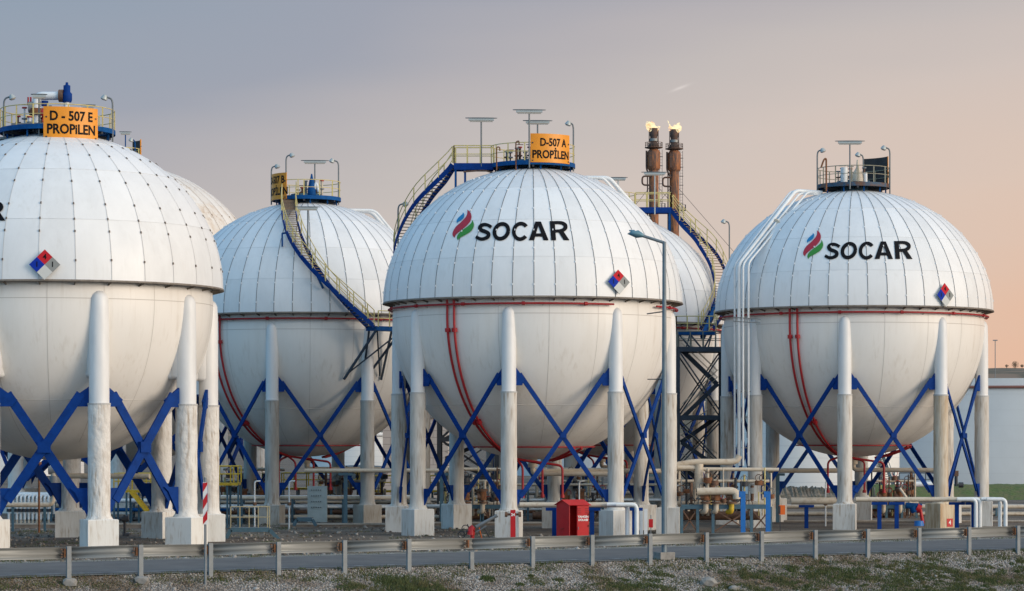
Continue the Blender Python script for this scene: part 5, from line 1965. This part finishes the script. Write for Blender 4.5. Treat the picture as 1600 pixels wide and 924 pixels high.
# ------------------------------------------------------------------ background
def cyl_tank(label, cx, Y, Rpx, pytop, m, z0=.3, rail=True, band=None):
    K = F / Y
    Rm = Rpx / K
    x = PX(cx, Y)
    zt = PZ(pytop, Y - Rm)
    t = thing('storage_tank', label, 'tank', (x, Y, z0), 'flat roofed storage tanks')
    mb = MB(True)
    n = 7
    mb.lathe((x, Y, 0), [(Rm, z0 - 3), (Rm, zt)], m, 120)
    mb.lathe((x, Y, 0), [(Rm, zt), (Rm * .5, zt + Rm * .003), (.1, zt + Rm * .006)], m, 120)
    for i in range(1, n):
        z = z0 + (zt - z0) * i / n
        mb.lathe((x, Y, 0), [(Rm + .01, z - .012), (Rm + .01, z + .015)], mat('tank_course', (.50, .53, .55), .6), 120, False)
    mb.build('wall', t)
    mb = MB(True)
    rb = zt - (zt - z0) * .09
    mb.lathe((x, Y, 0), [(Rm + .02, rb), (Rm + .25, rb), (Rm + .25, rb + .25), (Rm + .02, rb + .3)], band or SEAM_L, 120)
    mb.build('wind_girder', t)
    return t, x, Rm, zt


TKB = mat('storage_tank_paint', (.56, .60, .62), .6, var=.08, vscale=.15)
TKW = mat('storage_tank_white', (.72, .73, .72), .55, var=.06, vscale=.15)
TRED = mat('girder_brown', (.20, .09, .07), .7)
cyl_tank('huge pale blue storage tank at the right edge behind the rightmost tank', 1545, 340, 420, 591, TKB, band=TRED)
t, x, Rm, zt = cyl_tank('smaller bright white storage tank with a blue stair behind the rightmost tank', 1262, 290, 142, 640, TKW)
# stair on that tank
mb = MB()
ys = 290 - Rm * math.cos(R_(58))
a_ = Vector(P(1369, 706, ys - 2)); b_ = Vector(P(1388, 760, ys - 2))
for d in (-.55, .55):
    mb.bar(a_ + Vector((d, 0, 0)), b_ + Vector((d, 0, 0)), .1, .35, TEAL)
    mb.bar(a_ + Vector((d, 0, 1.1)), b_ + Vector((d, 0, 1.1)), .07, .07, TEAL)
for k in range(16):
    u = (k + .5) / 16; c = a_ + (b_ - a_) * u
    mb.box(tuple(c), (1.1, .8, .06), STEELP)
for xx in (1371, 1397): mb.bar(P(xx, 735, ys - 2), P(xx, 762, ys - 2), .15, .15, TEAL)
mb.build('stair_flight', t)
cyl_tank('pale storage tank glimpsed low behind the central tank', 905, 420, 120, 672, TKB)
cyl_tank('pale storage tank glimpsed between the leftmost tanks', 560, 430, 75, 676, TKW)
cyl_tank('pale storage tank glimpsed low at the far left', 20, 420, 110, 690, TKW)

# block building behind B
t = thing('control_building', 'pale block walled building low behind the curved stair tank', 'building', (PX(650, 235), 238, .3))
BLK = bpy.data.materials.new('block_wall'); BLK.use_nodes = True
tt = BLK.node_tree; bb = tt.nodes['Principled BSDF']; bb.inputs['Roughness'].default_value = .9
br = tt.nodes.new('ShaderNodeTexBrick'); tcn = tt.nodes.new('ShaderNodeTexCoord'); mpn = tt.nodes.new('ShaderNodeMapping')
mpn.inputs['Rotation'].default_value = (PI / 2, 0, 0)
tt.links.new(tcn.outputs['Object'], mpn.inputs[0]); tt.links.new(mpn.outputs[0], br.inputs['Vector'])
br.inputs['Color1'].default_value = (.46, .42, .40, 1); br.inputs['Color2'].default_value = (.40, .37, .35, 1); br.inputs['Mortar'].default_value = (.26, .24, .23, 1)
br.inputs['Scale'].default_value = 1.0; br.inputs['Brick Width'].default_value = 1.5; br.inputs['Row Height'].default_value = .6; br.inputs['Mortar Size'].default_value = .03
tt.links.new(br.outputs[0], bb.inputs['Base Color'])
mb = MB(); xa, xb = PX(598, 235), PX(700, 235); mb.box(((xa + xb) / 2, 239, 4.2), (xb - xa, 8, 7.8), BLK); mb.build('wall', t)
mb = MB(); mb.box(((xa + xb) / 2, 239, 8.2), (xb - xa + .5, 8.5, .3), STEELP); mb.build('roof', t)

# horizontal vessel under B (grey)
mb = MB(True)
mb.tube([P(520, 745, 214), P(524, 745, 214), P(560, 745, 214), P(600, 745, 214), P(604, 745, 214)], [.2, .85, .95, .85, .2], STEELP, 20)
for xx in (535, 590): mb.box((PX(xx, 214), 214, 1.5), (.4, 1.4, 2.6), PED)
mb.solo('horizontal_vessel', 'grey horizontal vessel on saddles behind the curved stair tank', 'vessel')

# berm and mound
def berm(name, label_mat, Y, px0, px1, pyt, depth, seed, jag=.3, n=60):
    rn = random.Random(seed)
    x0, x1 = PX(px0, Y), PX(px1, Y)
    zt = PZ(pyt, Y)
    vs = []; fs = []
    rows = [(-depth, .2), (-depth * .6, zt * .5), (-depth * .2, zt * .93), (0, zt), (depth * .4, zt * .97), (depth * 1.2, .2)]
    for (dy, z) in rows:
        for i in range(n + 1):
            u = i / n
            e = min(1, min(u, 1 - u) * 9)
            e = e ** .6
            vs.append((x0 + (x1 - x0) * u, Y + dy + rn.uniform(-.2, .2), .15 + (z - .15) * e + (rn.uniform(-jag, jag) if z > 1 else 0)))
    for i in range(len(rows) - 1):
        for j in range(n): fs.append((i * (n + 1) + j, i * (n + 1) + j + 1, (i + 1) * (n + 1) + j + 1, (i + 1) * (n + 1) + j))
    mb = MB(True); mb.add(vs, fs, label_mat)
    return structure(mb.build(name))


BERMG = mat('berm_grass', (.085, .125, .030), .95, col2=(.13, .12, .05), vscale=.8, edges=(.4, .7), bump=.15, bscale=3)
MOUND = mat('mound_earth', (.24, .19, .14), .95, col2=(.10, .085, .05), vscale=1.2, edges=(.4, .65), bump=.25, bscale=2.5)
berm('grassy_berm', BERMG, 262, 1310, 1760, 757, 6, 1, .08)
berm('earth_mound', MOUND, 250, 1195, 1345, 763, 5, 2, .25, 90)


# hills on the horizon
def hills():
    rn = random.Random(4)
    vs = []; fs = []
    n = 240
    ph_ = [rn.uniform(0, 6.28) for _ in range(5)]
    rows = [(2600, 0), (2800, .45), (3000, .85), (3300, 1.0), (3800, .7)]
    for (Y, k) in rows:
        for i in range(n + 1):
            x = -2500 + 5000 * i / n
            h = 90 + 3 * math.sin(x * .004 + ph_[0]) + 1.5 * math.sin(x * .011 + ph_[1]) + .6 * math.sin(x * .05 + ph_[2])
            w = min(1, max(.25, (x + 200) / 600))
            vs.append((x, Y, .2 + h * k * w * (1 + .0 * rn.random())))
    for i in range(len(rows) - 1):
        for j in range(n): fs.append((i * (n + 1) + j, i * (n + 1) + j + 1, (i + 1) * (n + 1) + j + 1, (i + 1) * (n + 1) + j))
    mb = MB(True)
    mb.add(vs, fs, mat('hill_scrub', (.115, .095, .06), .95, col2=(.22, .15, .10), vscale=.012, edges=(.5, .58), detail=3))
    structure(mb.build('hills'))
    sv = MB(True)


hills()


def far_tree(px, py, Y, w, h, label, seed):
    rn = random.Random(seed)
    t = thing('tree', label, 'tree', (PX(px, Y), Y, PZ(py, Y)), 'trees on the far hill')
    z0 = PZ(py, Y)
    x = PX(px, Y)
    mb = MB(); mb.tube([(x, Y, z0 - 2), (x, Y, z0 + h * .5)], .35, BROWNP, 6); mb.build('trunk', t)
    vs = []; fs = []
    for k in range(900):
        a = rn.uniform(0, 2 * PI); ph = math.acos(rn.uniform(-1, 1)); r = rn.random() ** .4
        lob = 1 + .25 * math.sin(3 * a + seed)
        cx_ = x + w / 2 * r * math.sin(ph) * math.cos(a) * lob; cy_ = Y + w / 2 * r * math.sin(ph) * math.sin(a); cz_ = z0 + h * .25 + h * .5 * r * math.cos(ph)
        s = w * .05
        b = len(vs)
        for _ in range(3): vs.append((cx_ + rn.uniform(-s, s), cy_ + rn.uniform(-s, s), cz_ + rn.uniform(-s, s)))
        fs.append((b, b + 1, b + 2))
    mb = MB(); mb.add(vs, fs, mat('far_foliage', (.06, .065, .035), .9, var=.4, vscale=.2)); mb.build('crown', t)


far_tree(1586, 573, 3290, 8.5, 9, 'tallest round tree on the far hill at the right edge', 1)
far_tree(1573, 573, 3290, 4.5, 3.6, 'small round tree on the far hill left of the tallest', 2)
far_tree(1597, 573, 3290, 5.0, 3.6, 'small tree on the far hill right of the tallest', 3)
mb = MB()
mb.tube([P(1555, 600, 900), P(1555, 532, 900)], .13, STEELP, 6); mb.bar(P(1551.5, 532, 900), P(1558.5, 532, 900), .5, .35, STEELP)
mb.solo('light_mast', 'tall thin light mast beyond the pale blue storage tank', 'light mast')
mb = MB()
mb.tube([P(1424, 760, 240), P(1424, 736, 240)], .12, DARKST, 6); mb.bar(P(1420, 735, 240), P(1430, 735, 240), .5, .2, DARKST)
mb.solo('berm_lamp', 'dark lamp post on the grassy berm under the rightmost tank', 'lamp post')
mb = MB(); mb.tube([P(1494, 760, 245), P(1494, 742, 245)], .15, DARKST, 6); mb.box(P(1494, 740, 245), (.4, .3, .5), BROWNP); mb.tube([P(1498, 758, 245), P(1505, 758, 245)], .25, DARKST, 8)
mb.solo('berm_valve', 'small dark valve on the grassy berm right of the rusty column', 'valve')
mb = MB()
railing(mb, [P(1405, 760, 243), P(1462, 760, 243)], DARKST, 1.2, 1.2, .04)
mb.tube([P(1404, 757, 242), P(1460, 757, 242)], .25, WHITEP, 8)
mb.solo('berm_railing', 'thin dark railing and white pipe on top of the grassy berm', 'railing')


# flare stacks
def flame(parent, x, y, z, w, h, seed):
    rn = random.Random(seed)
    m = MATS.get('flame_mat')
    if m is None:
        m = bpy.data.materials.new('flame'); m.use_nodes = True
        t = m.node_tree; t.nodes.clear()
        out = t.nodes.new('ShaderNodeOutputMaterial'); em = t.nodes.new('ShaderNodeEmission'); tr = t.nodes.new('ShaderNodeBsdfTransparent'); mi = t.nodes.new('ShaderNodeMixShader')
        no = t.nodes.new('ShaderNodeTexNoise'); no.inputs['Scale'].default_value = 1.1
        rp = t.nodes.new('ShaderNodeValToRGB'); rp.color_ramp.elements[0].color = (1, .46, .20, 1); rp.color_ramp.elements[1].color = (1, .86, .50, 1)
        rp.color_ramp.elements[0].position = .35; rp.color_ramp.elements[1].position = .55
        tcn = t.nodes.new('ShaderNodeTexCoord')
        t.links.new(tcn.outputs['Object'], no.inputs[0]); t.links.new(no.outputs[0], rp.inputs[0]); t.links.new(rp.outputs[0], em.inputs[0]); em.inputs[1].default_value = 1.3
        rp2 = t.nodes.new('ShaderNodeValToRGB'); rp2.color_ramp.elements[0].position = .38; rp2.color_ramp.elements[1].position = .6
        rp2.color_ramp.elements[0].color = (.0, .0, .0, 1); rp2.color_ramp.elements[1].color = (.75, .75, .75, 1)
        no2 = t.nodes.new('ShaderNodeTexNoise'); no2.inputs['Scale'].default_value = 2.2; no2.inputs['Detail'].default_value = 5
        t.links.new(tcn.outputs['Object'], no2.inputs[0]); t.links.new(no2.outputs[0], rp2.inputs[0]); t.links.new(rp2.outputs[0], mi.inputs[0])
        t.links.new(tr.outputs[0], mi.inputs[1]); t.links.new(em.outputs[0], mi.inputs[2]); t.links.new(mi.outputs[0], out.inputs[0])
        MATS['flame_mat'] = m
    mb = MB(True)
    tongues = [(-.2, -1.05, .95, 1.5), (-.1, -.75, .9, 1.4), (.1, -.30, .95, 1.0), (.1, .5, .45, 1.1), (0, .1, .5, 1.1), (.25, .95, .4, .8), (.1, -1.2, .6, .9)] if seed == 1 else [(-.1, -.7, .75, 1.1), (0, .75, 1.0, 1.5), (.2, 1.15, .75, 1.0), (-.2, -.35, .5, 1.0), (-.15, -1.0, 1.3, .35), (.1, .1, .4, 1.0)]
    for (bx, tx, th_, tw) in tongues:
        pts = []; rs = []
        k = 9
        for i in range(k):
            u = i / (k - 1)
            pts.append(Vector((x + (bx + (tx - bx) * u ** .8) * w + rn.uniform(-.08, .08) * w, y + rn.uniform(-.2, .2), z - .2 + th_ * h * u + rn.uniform(-.05, .05) * h)))
            rs.append(tw * w * .38 * (math.sin(PI * min(1, u * .85 + .15)) ** .7 + .02) * rn.uniform(.75, 1.25))
        mb.tube(pts, rs, m, 10)
    return mb.build('flame', parent)


def flare(label, cx, pytop, Y, seed):
    x = PX(cx, Y)
    z = lambda py: PZ(py, Y)
    d = pytop - 202
    t = thing('flare_stack', label, 'flare stack', (x, Y, .3), 'pair of burning flare stacks')
    mb = MB(True)
    mb.lathe((x, Y, 0), [(.72, .3), (.72, z(264 + d))], FLARE1, 20)
    mb.build('stack', t)
    mb = MB(True)
    mb.lathe((x, Y, 0), [(.7, z(267 + d)), (.98, z(263 + d)), (.98, z(238 + d)), (.7, z(234 + d))], FLARE1, 20)
    mb.box((x - .45, Y - .86, z(250 + d)), (.5, .12, 2.1), FLARE2)
    mb.build('barrel', t)
    mb = MB(True)
    mb.lathe((x, Y, 0), [(.5, z(236 + d)), (.85, z(228 + d)), (.55, z(224 + d)), (.55, z(214 + d)), (.62, z(212 + d)), (.62, z(201 + d)), (.5, z(200.5 + d)), (.5, z(203 + d))], FLARE2, 16)
    mb.lathe((x, Y, 0), [(.64, z(221 + d)), (.64, z(217 + d))], STEEL, 16)
    for s_ in (-.7, .66):
        mb.tube([(x + s_, Y - .2, z(226 + d)), (x + s_, Y - .2, z(204 + d)), (x + s_ * .7, Y - .2, z(203 + d))], .07, FLARE2, 6)
    mb.build('burner_tip', t)
    mb = MB()
    mb.lathe((x, Y, 0), [(.5, z(233.5 + d)), (1.35, z(231.5 + d)), (1.35, z(230.5 + d)), (.5, z(230.5 + d))], FLARE2, 20, False)
    pf = mb.build('platform', t)
    mb = MB(); railing(mb, [(x + 1.3 * math.sin(2 * PI * i / 16), Y - 1.3 * math.cos(2 * PI * i / 16), z(231 + d)) for i in range(16)], FLARE2, .75, .7, .035, closed=True, postr=.04); mb.build('railing', pf)
    # ladder with cage
    mb = MB()
    lx = x + 1.05
    for s_ in (-.2, .2): mb.tube([(lx + s_, Y - .1, z(330 + d)), (lx + s_, Y - .1, z(234 + d))], .035, DARKST, 5)
    k = 0
    zz = z(330 + d)
    while zz < z(236 + d):
        mb.bar((lx - .2, Y - .1, zz), (lx + .2, Y - .1, zz), .03, .03, DARKST); zz += .45
        k += 1
        if k % 3 == 0: mb.tube([(lx + .32 * math.cos(q_), Y - .2 + .32 * math.sin(q_), zz) for q_ in (0, 1, 2, 3.14, 4, 5)], .025, DARKST, 4, closed=True)
    mb.build('ladder', t)
    mb = MB()
    mb.box((x + 1.1, Y, z(327 + d)), (1.2, 1.2, .12), DARKST); railing(mb, [(x + .6, Y - .6, z(327 + d)), (x + 1.7, Y - .6, z(327 + d)), (x + 1.7, Y + .6, z(327 + d))], DARKST, .8, .5, .03)
    mb.build('rest_platform', t)
    # side pipe with loop
    mb = MB()
    a = x - .85
    mb.tube(bend([(a - .25, Y - .3, z(236 + d)), (a - .25, Y - .3, z(266 + d)), (x - .5, Y - .5, z(276 + d)), (x - .75, Y - .5, z(276 + d)), (a - .9, Y - .5, z(276 + d)), (a - .9, Y - .5, z(290 + d)), (x - .5, Y - .5, z(290 + d)), (x - .45, Y - .5, z(292 + d)), (x - .45, Y - .5, 1)], .5), .14, FLARE2, 8)
    mb.tube([(x - .95, Y - .2, z(266 + d)), (x - .95, Y - .2, 1)], .09, FLARE2, 6)
    mb.build('steam_pipe', t)
    flame(t, x, Y, z(203 + d), .98, 1.6 if seed == 1 else 1.4, seed)
    # guy wires
    for (ex_, ez) in ((14, z(450)), (-12, z(420))):
        mb = MB(); mb.tube([(x, Y, z(285 + d)), (x + ex_ * 3, Y + 25, .3)], .035, DARKST, 4); mb.build('guy_wire', t)
    return t


flare('left flare stack with a broad ragged flame and rusty barrel', 1021.5, 202, 400, 1)
flare('right flare stack with a forked flame and rusty barrel', 1053.5, 204, 401.5, 2)
